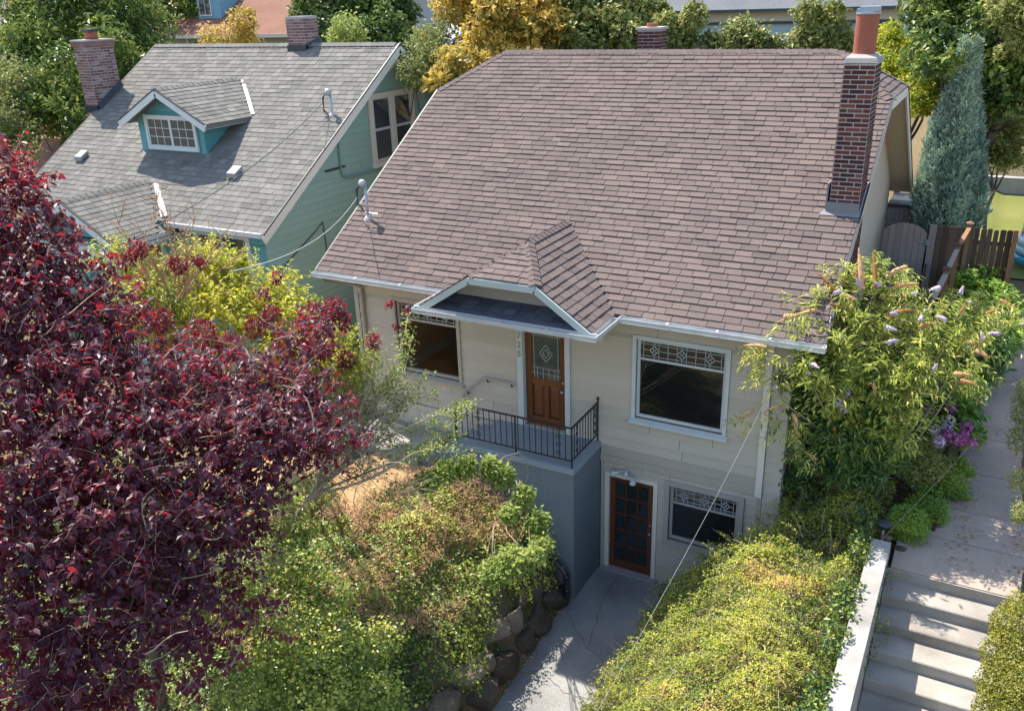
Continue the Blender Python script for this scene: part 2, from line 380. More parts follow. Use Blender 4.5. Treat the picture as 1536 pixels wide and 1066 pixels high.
M_STEEL = mat('galvanised_steel', [(.3, .31, .32), (.5, .52, .53)], .45, .3, 8, 40, .1, 0, .5, metal=.6)
M_FLASH = mat('black_flashing', [(.02, .021, .024), (.05, .052, .058)], .5, .3, 5, 40, .1, .1, .4)
M_WFLASH = mat('bright_flashing', [(.38, .36, .33), (.54, .52, .49)], .45, .3, 5, 40, .1, .1, .4)
M_CABLE = mat('dark_cable', [(.02, .02, .022), (.05, .05, .055)], .5)
M_CABLEW = mat('pale_cable', [(.2, .2, .2), (.32, .32, .32)], .5)
M_ROCK = mat('garden_rock', [(.035, .027, .02), (.085, .065, .046), (.16, .125, .09), (.27, .21, .16)], .9, .3, 2.4, 25, .25, .8, .15, tintamt=.8)
M_PIPE = mat('black_plastic', [(.01, .012, .015), (.025, .027, .032)], .3, spec=.5)
M_SOIL = mat('garden_soil', [(.035, .022, .014), (.075, .05, .032), (.13, .09, .058)], .97, .3, 1.2, 30, .25, .6, .1, tintamt=.2)
M_GROUND = mat('mixed_ground', [(.05, .04, .025), (.10, .085, .045), (.17, .125, .07), (.25, .18, .10)], .97, .3, .35, 12, .25, .6, .1, tintamt=.0)
M_STRAW = mat('dry_lawn', [(.22, .13, .06), (.36, .23, .115), (.48, .33, .18)], .95, .3, 1.2, 50, .3, .5, .1, tintamt=.2)
M_LAWN = mat('green_lawn', [(.09, .11, .03), (.17, .18, .05), (.27, .25, .10)], .95, .35, 1.0, 50, .25, .5, .1, tintamt=.0)
M_GLASS = glass_mat('dark_glass'); M_GLASS2 = glass_mat('clear_window_glass', (.012, .013, .014), .84); M_GLASS3 = glass_mat('grey_reflecting_glass', (.05, .06, .065), 0, .06)
M_BARK = mat('grey_brown_bark', [(.05, .038, .03), (.115, .09, .07), (.19, .155, .13)], .9, .3, 6, 40, .2, .5, .1, tintamt=.4)
M_TWIG = mat('pale_twig', [(.22, .16, .11), (.38, .30, .22), (.5, .42, .34)], .85, .3, 3, 40, .1, 0, .1, tintamt=.4)
M_TWIGD = mat('dead_straw_twig', [(.25, .13, .065), (.45, .29, .16), (.58, .42, .28)], .9, .3, 3, 40, .1, 0, .1, tintamt=.4)
M_GOLD = mat('house_number_metal', [(.32, .27, .16), (.45, .38, .24)], .5, metal=.2)
M_BROOF = mat('brown_far_roof', [(.13, .065, .045), (.22, .115, .08), (.30, .17, .12)], .95, .3, .8, 8, .25, .3, .1)
M_GREYW = mat('shingled_grey_wall', [(.28, .29, .30), (.40, .41, .42)], .9, .2, .8, 9, .2, .2, .1)
M_BLUEW = mat('pale_blue_siding', [(.34, .44, .47), (.42, .52, .55)], .7, .2, .8, 9, .1, .1, .2)
M_BEIGE = mat('beige_far_wall', [(.46, .41, .32), (.56, .51, .41)], .8, .2, .8, 9, .1, .1, .2)
M_DKROOF = mat('dark_far_roof', [(.08, .085, .095), (.14, .145, .155), (.2, .2, .21)], .95, .3, .8, 8, .25, .3, .1)
M_BLACKISH = mat('dark_green_trim', [(.03, .045, .045), (.06, .075, .075)], .6)

# ------------------------------------------------ the ground
def sst(a, b, x):
    t = np.clip((x-a)/(b-a), 0, 1); return t*t*(3-2*t)
def ground_z(x, y):
    x = np.asarray(x, float); y = np.asarray(y, float)
    back = 2.2+.1*np.clip(y, 0, 14)+.24*np.clip(y-14, 0, 18)          # behind and between the houses, rising to the next street
    back = back+np.clip(np.clip(y, 0, 9)*.07, 0, .6)*sst(8, 9, x)
    side = 2.4+.08*np.clip(y+1.27, 0, 10.3)+.03*np.clip(y-9.5, 0, 6)+.30*np.clip(y-15.5, 0, 16)
    z = np.where(x > 8.9, side-.09*sst(11.05, 11.25, x), back)
    # front garden bank left of the driveway
    bank = 2.1-.06*np.clip(-y, 0, 5)-.3*np.clip(-y-5, 0, 8)
    lipx = 4.85+.1*np.clip((y+1.3)/3, -1, .4)
    bankz = bank*sst(5.33, lipx-.15, x)*.62+bank*.38*sst(4.9, 3.3, x)
    mound = np.interp(x, [6.98, 7.1, 7.4, 7.85, 8.3, 8.8, 9.4, 10.0, 10.25], [0, .42, .95, 1.5, 1.95, 2.2, 2.4, 2.42, 2.35])*(1-.05*np.clip(-y-2, 0, 6))*np.where(x < 8.7, 1-.8*sst(-1.1, -.4, y), 1)
    front = np.where(x < 6, bankz, np.where(x < 10.3, mound, 2.35+.415*np.clip(y+1.27, -7, 0)))-.05
    front = np.where(x > 10.25, np.clip(front, -1.4, 3)-np.where((y < -1.2), .25, 0), front)
    k = sst(-.6, .0, y)*np.where(x > 8.6, 1, 0)+np.where(x < 0, sst(-1.5, 1, y), 0)
    z = np.where(y < 0, front*(1-k)+z*k, z)
    street = -1.2
    z = np.where(y < -7, street+(z-street)*sst(-12, -7, y), z)
    inside = (x > .3) & (x < 8.6) & (y > -.08) & (y < 10.6); z = np.where(inside, -.4, z)
    dw = (x > 5.3) & (x < 7.1) & (y < .2) & (y > -7); z = np.where(dw, -.08+.03*np.clip(y, -7, 0), z)
    return z
def axis_coords(lo, hi, fine, far):
    a = list(np.arange(lo, hi+1e-6, fine)); s = fine; v = lo
    left = []; 
    while v > -far: s *= 1.25; v -= s; left.append(v)
    s = fine; v = hi; right = []
    while v < far: s *= 1.25; v += s; right.append(v)
    return np.array(left[::-1]+a+right)
gx = axis_coords(-12, 15, .15, 900); gy = axis_coords(-9, 16, .15, 900)
X, Y = np.meshgrid(gx, gy); Z = ground_z(X, Y)+.02*noise3(np.stack([X, Y, X*0], -1).reshape(-1, 3), .5, 3).reshape(X.shape)
nx, ny = len(gx), len(gy); ii = (np.arange(ny-1)[:, None]*nx+np.arange(nx-1)[None]).ravel()
g = npmesh('ground', np.stack([X, Y, Z], -1).reshape(-1, 3), None, np.stack([ii, ii+1, ii+nx+1, ii+nx], 1), np.full(nx*ny, .5), M_GROUND, None, True); tag(g, kind='structure')
def sheet(name, x0, x1, y0, y1, m, dz=.01, step=.15, inside=None, tint=.5):
    xs = np.arange(x0, x1+step/2, step); ys = np.arange(y0, y1+step/2, step); X, Y = np.meshgrid(xs, ys); Z = ground_z(X, Y)+dz
    n, k = len(xs), len(ys); ii = (np.arange(k-1)[:, None]*n+np.arange(n-1)[None]).ravel()
    F = np.stack([ii, ii+1, ii+n+1, ii+n], 1); P = np.stack([X, Y, Z], -1).reshape(-1, 3)
    if inside is not None: F = F[inside(P[F].mean(1))]
    o = npmesh(name, P, None, F, np.full(n*k, tint), m, None, True); return tag(o, kind='structure')
sheet('dry_lawn', -2, 4.6, -5.2, -.2, M_STRAW, .045, inside=lambda c: c[:, 0] < 4.3+.2*np.sin(c[:, 1]*3))
sheet('lawn', 8.9, 14, 11.5, 17.8, M_LAWN, .04)
sheet('garden_soil', 8.9, 11.0, -1.0, 9, M_SOIL, .03)
mb = MB(); mb.prism([(5.22, -7, -.22), (5.30, -1.35, -.02), (5.42, .0, .0), (8.3, .0, .0), (8.3, -7, -.22)], (0, 0, -.25)); tag(mb.build('driveway', M_DRIVE), kind='structure')
for pts in ([(5.4, -1.5), (5.8, -1.9), (6.1, -2.2), (6.5, -2.35), (6.9, -2.7)], [(5.3, -3.2), (5.7, -3.05), (6.2, -3.3), (6.7, -3.2)], [(5.9, -.2), (5.85, -.8), (5.95, -1.3), (6.1, -2.2)]):
    mb2 = MB(); P_ = []
    for i, (x, y) in enumerate(pts):
        P_.append((x, y, .0015+.031*min(0, y+.0)*.98+(0 if y > -1.35 else .0)))
    zz = lambda x, y: (-.02*min(1, -y/1.35) if y > -1.35 else -.02-.2*(-y-1.35)/5.65)+.0015
    pj_ = [pts[0]]
    for a_, b_ in zip(pts, pts[1:]):
        for i in range(1, 7): pj_.append((a_[0]+(b_[0]-a_[0])*i/6+random.uniform(-.03, .03), a_[1]+(b_[1]-a_[1])*i/6+random.uniform(-.03, .03)))
    mb2.tube([(x, y, zz(x, y)-.001) for x, y in pj_], .0032, 4); tag(mb2.build('driveway_crack', M_SOIL), kind='structure')
mb = MB(); mb.box(-2.5, 2.15, -1.25, -.05, 1.95, 2.17); tag(mb.build('front_walk', M_WALLC), kind='structure')

# path slabs up the side of the house
pslab = tag(sheet('path', 11.3, 12.2, -1.0, 10, M_PATH, -.03), kind='structure')
slabs = [(-1.27, 10.51, 12.15), (-.3, 10.52, 12.2), (.55, 10.95, 12.2), (1.7, 11.15, 12.1), (2.9, 11.22, 12.12), (4.1, 11.33, 12.15), (5.3, 11.42, 12.2), (6.5, 11.52, 12.25), (7.8, 11.66, 12.3), (9.2, 11.75, 12.3)]
for (a, l0, r0), (b, l1, r1) in zip(slabs, slabs[1:]):
    za = 2.4+.08*(a+1.27); zb = 2.4+.08*(b+1.27); mbs = MB(); g_ = .01; dz = random.uniform(-.006, .01)
    mbs.add([(l0, a+g_, za-.2), (r0, a+g_, za-.2), (r1, b-g_, zb-.2), (l1, b-g_, zb-.2), (l0, a+g_, za+dz), (r0, a+g_, za+dz), (r1, b-g_, zb+dz), (l1, b-g_, zb+dz)],
            [(0, 3, 2, 1), (4, 5, 6, 7), (0, 1, 5, 4), (1, 2, 6, 5), (2, 3, 7, 6), (3, 0, 4, 7)], random.uniform(.3, .7))
    mbs.build('slab', M_PATH, pslab)

# ------------------------------------------------ concrete steps with their side wall
st = thing('garden_steps', 'worn concrete steps going down from the side path beside the long pale wall', 'steps', (11.3, -2.7, 1))
for i in range(9):
    y = -1.27-.41*i; z = 2.4-.17*i; mbs = MB()
    mbs.box(10.463, 12.3, y-.41-.03, y-.005, z-.17-.5, z-.17+random.uniform(-.004, .004), random.uniform(.3, .7))
    mbs.build('step', M_CONCS, st, bevel=.014)
mbs = MB(); mbs.box(10.463, 12.3, -1.30, -1.275, 1.7, 2.396, .45); mbs.build('riser', M_CONCS, st)
sw = MB(); prof = [(-1.02, 2.66), (-1.15, 2.74), (-2.2, 2.75), (-3.3, 2.73), (-4.4, 2.74), (-6.2, 2.72)]
for i in range(5):
    (a, za), (b, zb) = prof[i], prof[i+1]
    sw.add([(10.20, a, .2), (10.46, a, .2), (10.46, b, .2), (10.20, b, .2), (10.20, a, za), (10.46, a, za), (10.46, b, zb), (10.20, b, zb)],
           [(4, 5, 6, 7)]+([(0, 1, 5, 4)] if i == 0 else [])+[(1, 2, 6, 5), (3, 0, 4, 7)]+([(2, 3, 7, 6)] if i == 4 else []))
swo = sw.build('side_wall', M_WALLC); tag(swo, 'long pale weathered concrete wall between the ivy mound and the steps', 'wall')

# ------------------------------------------------ main house
H = thing('house', 'greige house with brown shingle roof, brick chimney and a raised blue-grey entry porch', 'house', (4.3, 5, 0))
XL, XR, DB = 0.0, 8.65, 10.9; ZE = 5.388; YE = -.504; SL = .62; RX0, RX1, RY, RZ = .631, 8.015, 5.46, 9.084
LW = (1.0, 2.42, 3.33, 4.82); RW = (6.05, 7.61, 3.33, 4.82); FD = (3.74, 4.78, 2.7, 4.78); BD = (5.50, 6.52, 0, 2.10); BW = (6.74, 7.98, 1.0, 2.12)
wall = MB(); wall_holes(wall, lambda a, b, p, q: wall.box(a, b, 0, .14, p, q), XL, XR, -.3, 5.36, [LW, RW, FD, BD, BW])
wo = wall.build('front_wall', mat('shadowed_joint_backing', [(.09, .08, .07), (.13, .118, .10)], .9), H)  # backing coloured dark to paint the shadow in the board joints
siding(wo, (0, 0, 0), (1, 0, 0), (0, 0, 1), (0, -1, 0), lambda z: (XL+.11, 8.28-.05) if z < 4.9 else (XL, XR), 2.64, 5.30, .2, [(LW[0]-.064, LW[1]+.064, LW[2]-.085, LW[3]+.064), (RW[0]-.064, RW[1]+.064, RW[2]-.085, RW[3]+.064), (FD[0]-.02, FD[1]+.02, 0, FD[3]+.02)], M_SID, (1.1, 2.3), .022)
siding(wo, (0, 0, 0), (1, 0, 0), (0, 0, 1), (0, -1, 0), lambda z: (8.35, XR-.0), 1.4, 4.9, .2, [], M_SID, (1.1, 2.3), .022)
siding(wo, (0, 0, 0), (1, 0, 0), (0, 0, 1), (0, -1, 0), lambda z: (5.42, 8.28), .0, 2.32, .155, [(BD[0], BD[1], -1, BD[3]), (BW[0]-.089, BW[1]+.089, BW[2]-.12, BW[3]+.089)], M_SID, (.5, .9), .012)
siding(wo, (0, 0, 0), (1, 0, 0), (0, 0, 1), (0, -1, 0), lambda z: (.11, 3.2), 1.7, 2.62, .2, [], M_SID, (1.1, 2.3), .022)
tr = MB(); tr.box(5.415, 8.29, -.03, 0, 2.46, 2.64); tr.build('belly_band', M_TRIM, wo)
tr = MB(); tr.box(5.415, 8.29, -.055, 0, 2.33, 2.46); tr.build('drip_board', M_TRIM, wo)
tr = MB(); tr.box(8.235, 8.345, -.06, 0, 2.3, 5.1); tr.build('corner_board', M_CREAM, wo)
tr = MB(); tr.box(0, .1, -.025, 0, 2.0, 5.3); tr.build('corner_board', M_TRIM, wo)
tr = MB(); tr.box(8.28, 8.35, -.02, 0, 0, 2.33); tr.build('corner_board', M_TRIM, wo)
tr = MB(); tr.box(5.42, 5.47, -.03, 0, 0, 2.33); tr.build('corner_board', M_TRIM, wo)
# gable walls and back
def gz(y): return min(ZE-.12+(y-YE)*SL, RZ-.9, ZE-.12+(2*RY-YE-y)*SL)
for xw, nm in ((XR-.14, 'gable_wall'), (XL, 'gable_wall')):
    w = MB(); ys = [0.14, 4.1, 6.8, 10.9]; w.prism([(xw, .142, -.3), (xw, .142, gz(.14)-.0), (xw, 4.1, gz(4.1)), (xw, 6.82, gz(6.82)), (xw, 10.9, gz(10.9)), (xw, 10.9, -.3)], (.14, 0, 0)); wo2 = w.build(nm, M_SIDW, H)
    if xw > 1:
        def rg(z):
            lo = max(.0, (z-(ZE-.14))/SL+YE); hi = 2*RY-lo if z > ZE-.1 else 10.9
            return (lo, min(hi, 10.9))
        siding(wo2, (XR, 0, 0), (0, 1, 0), (0, 0, 1), (1, 0, 0), rg, 1.8, 8.1, .2, [(1.75, 2.45, 0, 10), (3.1, 4.1, 5.4, 6.9)], M_SIDW, (.9, 1.6), .014)
w = MB(); w.box(.14, XR-.14, 10.76, 10.9, -.3, 5.3); w.build('back_wall', M_SIDW, H)
w = MB(); w.box(XR, XR+.05, 3.1, 4.1, 5.4, 6.9); sf = w.build('window_casing', M_CREAM, H)
w = MB(); w.box(XR+.05, XR+.06, 3.2, 4.0, 5.5, 6.8); w.build('pane', M_GLASS, sf)
# rooms seen through the front glass
r_ = MB(); r_.box(.14, XR-.14, .14, 5.5, 2.6, 2.72); r_.build('room_floor', M_FLOORW, H)
r_ = MB(); r_.box(.14, XR-.14, .14, 5.5, 5.2, 5.28); r_.build('room_ceiling', M_INTW, H)
r_ = MB(); r_.box(.20, .30, .15, 5.5, 2.72, 5.2); iw = r_.build('inner_wall', M_INT, H)
r_ = MB(); r_.box(.30, .33, .15, 5.5, 2.72, 2.98); r_.build('baseboard', M_INTW, iw)
r_ = MB(); r_.box(.14, XR-.14, 4.8, 4.9, 2.72, 5.2); r_.box(3.25, 3.35, .15, 4.8, 2.72, 5.2); r_.box(5.1, 5.2, .15, 4.8, 2.72, 5.2); r_.build('inner_wall', M_INT, H)
r_ = MB(); r_.box(5.0, XR-.14, 2.4, 2.5, 0, 2.6); r_.box(5.0, 5.1, .14, 2.4, 0, 2.6); r_.build('basement_wall', M_DARKI, H)
r_ = MB(); r_.box(5.0, XR-.14, .14, 2.4, -.02, -.001); r_.build('basement_floor', M_CONC, H)

def leaded(par, x0, x1, z0, z1, y, ndia, m=M_CAME, fw=.012):
    """leaded band: border lines, uprights and lozenges with a cross inside, standing just proud of the pane"""
    L = MB(); W_ = x1-x0; Hh = z1-z0
    def bar(a, b, w=fw): L.beam((a[0], y, a[1]), (b[0], y, b[1]), w, .012, (0, 1, 0))
    for dz in (.045, Hh-.045): bar((x0, z0+dz), (x1, z0+dz))
    for dx in (.05, W_-.05): bar((x0+dx, z0), (x0+dx, z1))
    cz = (z0+z1)/2; s = Hh*.27; cx = [x0+W_*(i+.5)/ndia for i in range(ndia)]
    edges = sorted([c-s for c in cx]+[c+s for c in cx])
    for c in cx:
        D = [(c-s, cz), (c, cz+s), (c+s, cz), (c, cz-s)]
        for i in range(4): bar(D[i], D[(i+1) % 4], fw*1.5)
        mid = [((D[i][0]+D[(i+1) % 4][0])/2, (D[i][1]+D[(i+1) % 4][1])/2) for i in range(4)]
        bar(mid[0], mid[2]); bar(mid[1], mid[3])
        bar((c, cz+s), (c, z1)); bar((c, z0), (c, cz-s))
    pr = x0
    for i in range(ndia+1):
        a = x0+.05 if i == 0 else cx[i-1]+s; b = x1-.05 if i == ndia else cx[i]-s
        bar((a, cz), (b, cz))
        if 0 < i < ndia: m_ = (a+b)/2; bar((m_, z0), (m_, z1)); bar((a, z0), (a, z1), fw*.8); bar((b, z0), (b, z1), fw*.8)
    return L.build('leaded_pattern', m, par)
def picture_window(nm, hole, fm, glass, sill=True, fw=.055, dia=3, top=.38, cas=.065):
    x0, x1, z0, z1 = hole
    c = MB(); c.box(x0-cas, x0, -.045, .12, z0-.02, z1+cas); c.box(x1, x1+cas, -.045, .12, z0-.02, z1+cas); c.box(x0, x1, -.045, .12, z1, z1+cas)
    c.box(x0, x0+fw, .03, .1, z0, z1); c.box(x1-fw, x1, .03, .1, z0, z1); c.box(x0+fw, x1-fw, .03, .1, z1-fw, z1); c.box(x0+fw, x1-fw, .03, .1, z0, z0+fw)
    c.box(x0+fw, x1-fw, .035, .095, z1-top-.02, z1-top+.02)
    f = c.build(nm, fm, H)
    if sill:
        s = MB(); s.add([(x0-cas-.03, -.09, z0-.10), (x1+cas+.03, -.09, z0-.10), (x1+cas+.03, .03, z0-.10), (x0-cas-.03, .03, z0-.10), (x0-cas-.03, -.09, z0-.065), (x1+cas+.03, -.09, z0-.065), (x1+cas+.03, .03, z0-.002), (x0-cas-.03, .03, z0-.002)],
                        [(0, 3, 2, 1), (4, 5, 6, 7), (0, 1, 5, 4), (1, 2, 6, 5), (2, 3, 7, 6), (3, 0, 4, 7)]); s.build('sill', fm, f)
    else:
        s = MB(); s.box(x0-cas, x1+cas, -.045, .03, z0-cas-.03, z0-.02); s.build('sill', fm, f)
    p = MB(); p.box(x0+fw, x1-fw, .06, .066, z0+fw, z1-top-.02); p.build('pane', glass, f)
    p = MB(); p.box(x0+fw, x1-fw, .06, .066, z1-top+.02, z1-fw); p.build('pane', glass, f)
    leaded(f, x0+fw, x1-fw, z1-top+.02, z1-fw, .05, dia)
    return f
tag(picture_window('window', LW, M_TRIM, glass_mat('left_window_glass', (.012, .013, .014), .94)), 'wide window with a leaded band, warm wooden room behind it')
tag(picture_window('window', RW, M_WHITE, glass_mat('right_window_glass', (.012, .013, .014), .25)), 'white framed picture window with dark glass and a leaded band')
tag(picture_window('window', BW, M_FRAMEG, glass_mat('basement_window_glass', (.02, .022, .024), .25), False, top=.36, cas=.09), 'taupe framed basement window beside the glazed door')
# front door with casing, numbers
cs = MB(); cs.box(3.72, 3.84, -.05, .12, 2.70, 4.8); cs.box(4.70, 4.80, -.05, .12, 2.70, 4.8); cs.box(3.84, 4.70, -.05, .12, 4.72, 4.8); dc = cs.build('door_casing', M_WHITE, H)
def digit(ch, x, z, h):
    cu = bpy.data.curves.new('digit', 'FONT'); cu.body = ch; cu.size = h*1.35; cu.extrude = .006; cu.align_x = 'CENTER'; cu.materials.append(M_GOLD)
    tmp = bpy.data.objects.new('t', cu); me = bpy.data.meshes.new_from_object(tmp); bpy.data.objects.remove(tmp); bpy.data.curves.remove(cu)
    o = bpy.data.objects.new('digit', me); COL.objects.link(o); o.parent = dc; o.matrix_basis = Matrix.Translation((x, -.058, z)) @ Matrix.Rotation(math.pi/2, 4, 'X')
for ch, z in (('7', 4.47), ('2', 4.29), ('5', 4.11)): digit(ch, 3.775, z, .125)
d = MB(); y0, y1 = .05, .10; x0, x1 = 3.86, 4.68
d.box(x0, x0+.115, y0, y1, 2.72, 4.72, .5); d.box(x1-.115, x1, y0, y1, 2.72, 4.72, .45); d.box(x0+.115, x1-.115, y0, y1, 2.72, 2.90, .5); d.box(x0+.115, x1-.115, y0, y1, 3.56, 3.69, .55); d.box(x0+.115, x1-.115, y0, y1, 4.60, 4.72, .5)
xm = (x0+x1)/2; d.box(xm-.05, xm+.05, y0, y1, 2.90, 3.56, .5)
fdr = d.build('front_door', M_DOOR, H, bevel=.006)
for a, b in ((x0+.115, xm-.05), (xm+.05, x1-.115)):
    p = MB(); p.add([(a, .09, 2.9), (b, .09, 2.9), (b, .09, 3.56), (a, .09, 3.56), (a+.05, .062, 2.95), (b-.05, .062, 2.95), (b-.05, .062, 3.51), (a+.05, .062, 3.51)], [(4, 5, 6, 7), (0, 1, 5, 4), (1, 2, 6, 5), (2, 3, 7, 6), (3, 0, 4, 7)], .55); p.build('panel', M_DOOR, fdr)
p = MB(); p.box(x0+.115, x1-.115, .072, .078, 3.69, 4.60); p.build('pane', M_GLASS3, fdr)
L = MB(); a, b = x0+.115, x1-.115
for i in range(1, 5): L.beam((a+(b-a)*i/5, .066, 3.69), (a+(b-a)*i/5, .066, 3.90), .009, .01, (0, 1, 0))
for z in (3.79, 3.90): L.beam((a, .066, z), (b, .066, z), .009, .01, (0, 1, 0))
for i in (0, 1): L.beam((a+.05+i*(b-a-.1), .066, 3.69), (a+.05+i*(b-a-.1), .066, 4.6), .009, .01, (0, 1, 0))
L.beam((a, .066, 4.54), (b, .066, 4.54), .009, .01, (0, 1, 0))
for s in (.13, .07):
    D = [(xm-s, 4.2), (xm, 4.2+s*1.3), (xm+s, 4.2), (xm, 4.2-s*1.3)]
    for i in range(4): L.beam((D[i][0], .066, D[i][1]), (D[(i+1) % 4][0], .066, D[(i+1) % 4][1]), .01, .01, (0, 1, 0))
L.build('leaded_pattern', M_CAME, fdr)
k = MB(); k.lathe((x1-.06, .05, 3.52), [(.006, 0), (.012, .03), (.03, .045), (.03, .065), (.015, .08)], 12, axis=(0, -1, 0)); k.build('knob', M_STEEL, fdr, True)
k = MB(); k.lathe((x1-.06, .05, 3.68), [(.022, 0), (.022, .012)], 12, axis=(0, -1, 0)); k.build('deadbolt', M_STEEL, fdr)
t = MB(); t.box(3.84, 4.70, -.04, .13, 2.69, 2.72); t.build('threshold', M_FRAMEG, H)
# basement glazed door: 3 x 5 panes
cs = MB(); cs.box(5.50, 5.58, -.03, .10, 0, 2.1); cs.box(6.44, 6.52, -.03, .10, 0, 2.1); cs.box(5.58, 6.44, -.03, .10, 2.03, 2.1); cs.build('door_casing', M_CREAM, H)
x0, x1, z0, z1 = 5.585, 6.435, .03, 2.03; d = MB()
gx0, gx1, gz0, gz1 = x0+.10, x1-.10, z0+.17, z1-.11
d.box(x0, gx0, .02, .065, z0, z1, .6); d.box(gx1, x1, .02, .065, z0, z1, .6); d.box(gx0, gx1, .02, .065, z0, gz0, .5); d.box(gx0, gx1, .02, .065, gz1, z1, .5)
bdr = d.build('basement_door', M_DOORP, H, bevel=.004); tag(bdr, 'glazed wooden door of fifteen panes')
pw = (gx1-gx0-2*.026)/3; ph = (gz1-gz0-4*.026)/5
mu = MB()
for i in range(2): xx = gx0+pw*(i+1)+.026*i; mu.box(xx, xx+.026, .024, .06, gz0, gz1, .3)
for j in range(4):
    zz = gz0+ph*(j+1)+.026*j
    for i in range(3): xx = gx0+(pw+.026)*i; mu.box(xx, xx+pw, .024, .06, zz, zz+.026, .5)
mu.build('muntins', M_DOORP, bdr)
for i in range(3):
    for j in range(5): p = MB(); xx = gx0+(pw+.026)*i; zz = gz0+(ph+.026)*j; p.box(xx, xx+pw, .04, .045, zz, zz+ph); p.build('pane', M_GLASS, bdr)
k = MB(); k.lathe((x1-.05, .02, .98), [(.006, 0), (.01, .03), (.026, .04), (.026, .06), (.012, .07)], 10, axis=(0, -1, 0)); k.build('knob', M_STEEL, bdr, True)
k = MB(); k.lathe((x1-.05, .02, 1.15), [(.02, 0), (.02, .012)], 10, axis=(0, -1, 0)); k.build('deadbolt', M_STEEL, bdr)
t = MB(); t.box(5.44, 6.56, -.14, .03, .0, .03); t.build('threshold', M_CONC, H)
# floodlight over the basement door
fl = MB(); fl.lathe((5.93, -.03, 2.22), [(.05, 0), (.05, .02), (.02, .03)], 10, axis=(0, -1, 0)); fl.tube([(5.93, -.05, 2.22), (5.85, -.1, 2.22), (5.78, -.13, 2.2)], .012, 6); fl.tube([(5.93, -.05, 2.22), (6.02, -.1, 2.2), (6.08, -.15, 2.14)], .012, 6)
fo = fl.build('floodlight', M_STEEL, H)
for c, ax in (((5.78, -.12, 2.2), (-.7, -.6, -.15)), ((6.08, -.14, 2.15), (.35, -.8, -.5))):
    b = MB(); b.lathe(c, [(.022, -.03), (.03, .02), (.055, .09), (.06, .11), (.05, .125), (.0, .135)], 14, axis=ax); b.build('lamp_bulb', M_WHITE, fo, True)
b = MB(); b.lathe((5.93, -.07, 2.2), [(.02, -.02), (.035, .0), (.035, .06), (.02, .075)], 12, axis=(.1, -.6, -.6)); b.build('motion_sensor', M_WHITE, fo, True)

# ------- roof
roof = MB()
E0, E1 = -.48, 9.12; Y1, Z1 = 4.238, 8.332; Yb = 2*RY-Y1; YB = 2*RY-YE
def deck(pts, th=-.13): roof.prism([(x, y, z-.004) for x, y, z in pts], (0, 0, th))
deck([(E0, YE, ZE), (E1, YE, ZE), (E1, Y1, Z1), (RX1, RY, RZ), (RX0, RY, RZ), (E0, Y1, Z1)])
deck([(E0, YB, ZE), (E0, Yb, Z1), (RX0, RY, RZ), (RX1, RY, RZ), (E1, Yb, Z1), (E1, YB, ZE)])
deck([(E1, Y1, Z1), (E1, Yb, Z1), (RX1, RY, RZ)]); deck([(E0, Yb, Z1), (E0, Y1, Z1), (RX0, RY, RZ)])
ro = roof.build('roof', M_SHD, H)
cs_, sn_ = 1/math.hypot(1, SL), SL/math.hypot(1, SL); slen = (RY-YE)/cs_
def rng_main(s):
    y = YE+s*cs_
    if y < Y1: return E0-.01, E1+.01
    f = (y-Y1)/(RY-Y1); return E0+(RX0-E0)*f, E1+(RX1-E1)*f
GX0, GX1, GXM, GYT = 2.6, 5.83, 4.24, 1.16
def holes_main(s):
    y = YE+s*cs_; h = [(8.62, 9.125)] if 1.76 < y < 2.44 else []
    if y < GYT: f = (y-YE)/(GYT-YE); h.append((GX0+(GXM-GX0)*f, GX1+(GXM-GX1)*f))
    return h
ms, ts = shingle_field((0, YE, ZE), (1, 0, 0), (0, cs_, sn_), slen, rng_main, holes=holes_main)
# entry roof slopes (ridge along y), east and west, and its little front hip
GE, GZ, GYF = 5.37, 6.43, -1.42; CZ = 6.02; cxl, cxr = 3.62, 4.86; HYA = -.45
gs = (GZ-GE)/(GX1-GXM); gl = math.hypot(GX1-GXM, GZ-GE)
def yb(z): return YE+(z-ZE)/SL
def rng_e(s):
    f = s/gl; z = GE+(GZ-GE)*f; front = GYF if z < CZ else GYF+(HYA-GYF)*(z-CZ)/(GZ-CZ)
    return front, min(max(yb(z), -.5), GYT)
a_, b_ = shingle_field((GX1, 0, GE), (0, 1, 0), ((GXM-GX1)/gl, 0, (GZ-GE)/gl), gl, rng_e); ms += a_; ts += b_
a_, b_ = shingle_field((GX0, 0, GE), (0, 1, 0), ((GXM-GX0)/math.hypot(GXM-GX0, GZ-GE), 0, (GZ-GE)/math.hypot(GXM-GX0, GZ-GE)), math.hypot(GXM-GX0, GZ-GE), lambda s: rng_e(s*gl/math.hypot(GXM-GX0, GZ-GE))); ms += a_; ts += b_
hl = math.hypot(HYA-GYF, GZ-CZ)
a_, b_ = shingle_field((0, GYF, CZ), (1, 0, 0), (0, (HYA-GYF)/hl, (GZ-CZ)/hl), hl, lambda s: (cxl+(GXM-cxl)*s/hl, cxr+(GXM-cxr)*s/hl)); ms += a_; ts += b_
# right clipped end
hd = math.hypot(E1-RX1, RZ-Z1)
a_, b_ = shingle_field((E1, 0, Z1), (0, 1, 0), ((RX1-E1)/hd, 0, (RZ-Z1)/hd), hd, lambda s: (Y1+(RY-Y1)*s/hd, Yb+(RY-Yb)*s/hd)); ms += a_; ts += b_
a_, b_ = shingle_field((E0, 0, Z1), (0, 1, 0), ((RX0-E0)/hd, 0, (RZ-Z1)/hd), hd, lambda s: (Y1+(RY-Y1)*s/hd, Yb+(RY-Yb)*s/hd)); ms += a_; ts += b_
a_, b_ = shingle_field((0, YB, ZE), (1, 0, 0), (0, -cs_, sn_), slen, rng_main, expo=.14, tab=.66); ms += a_; ts += b_
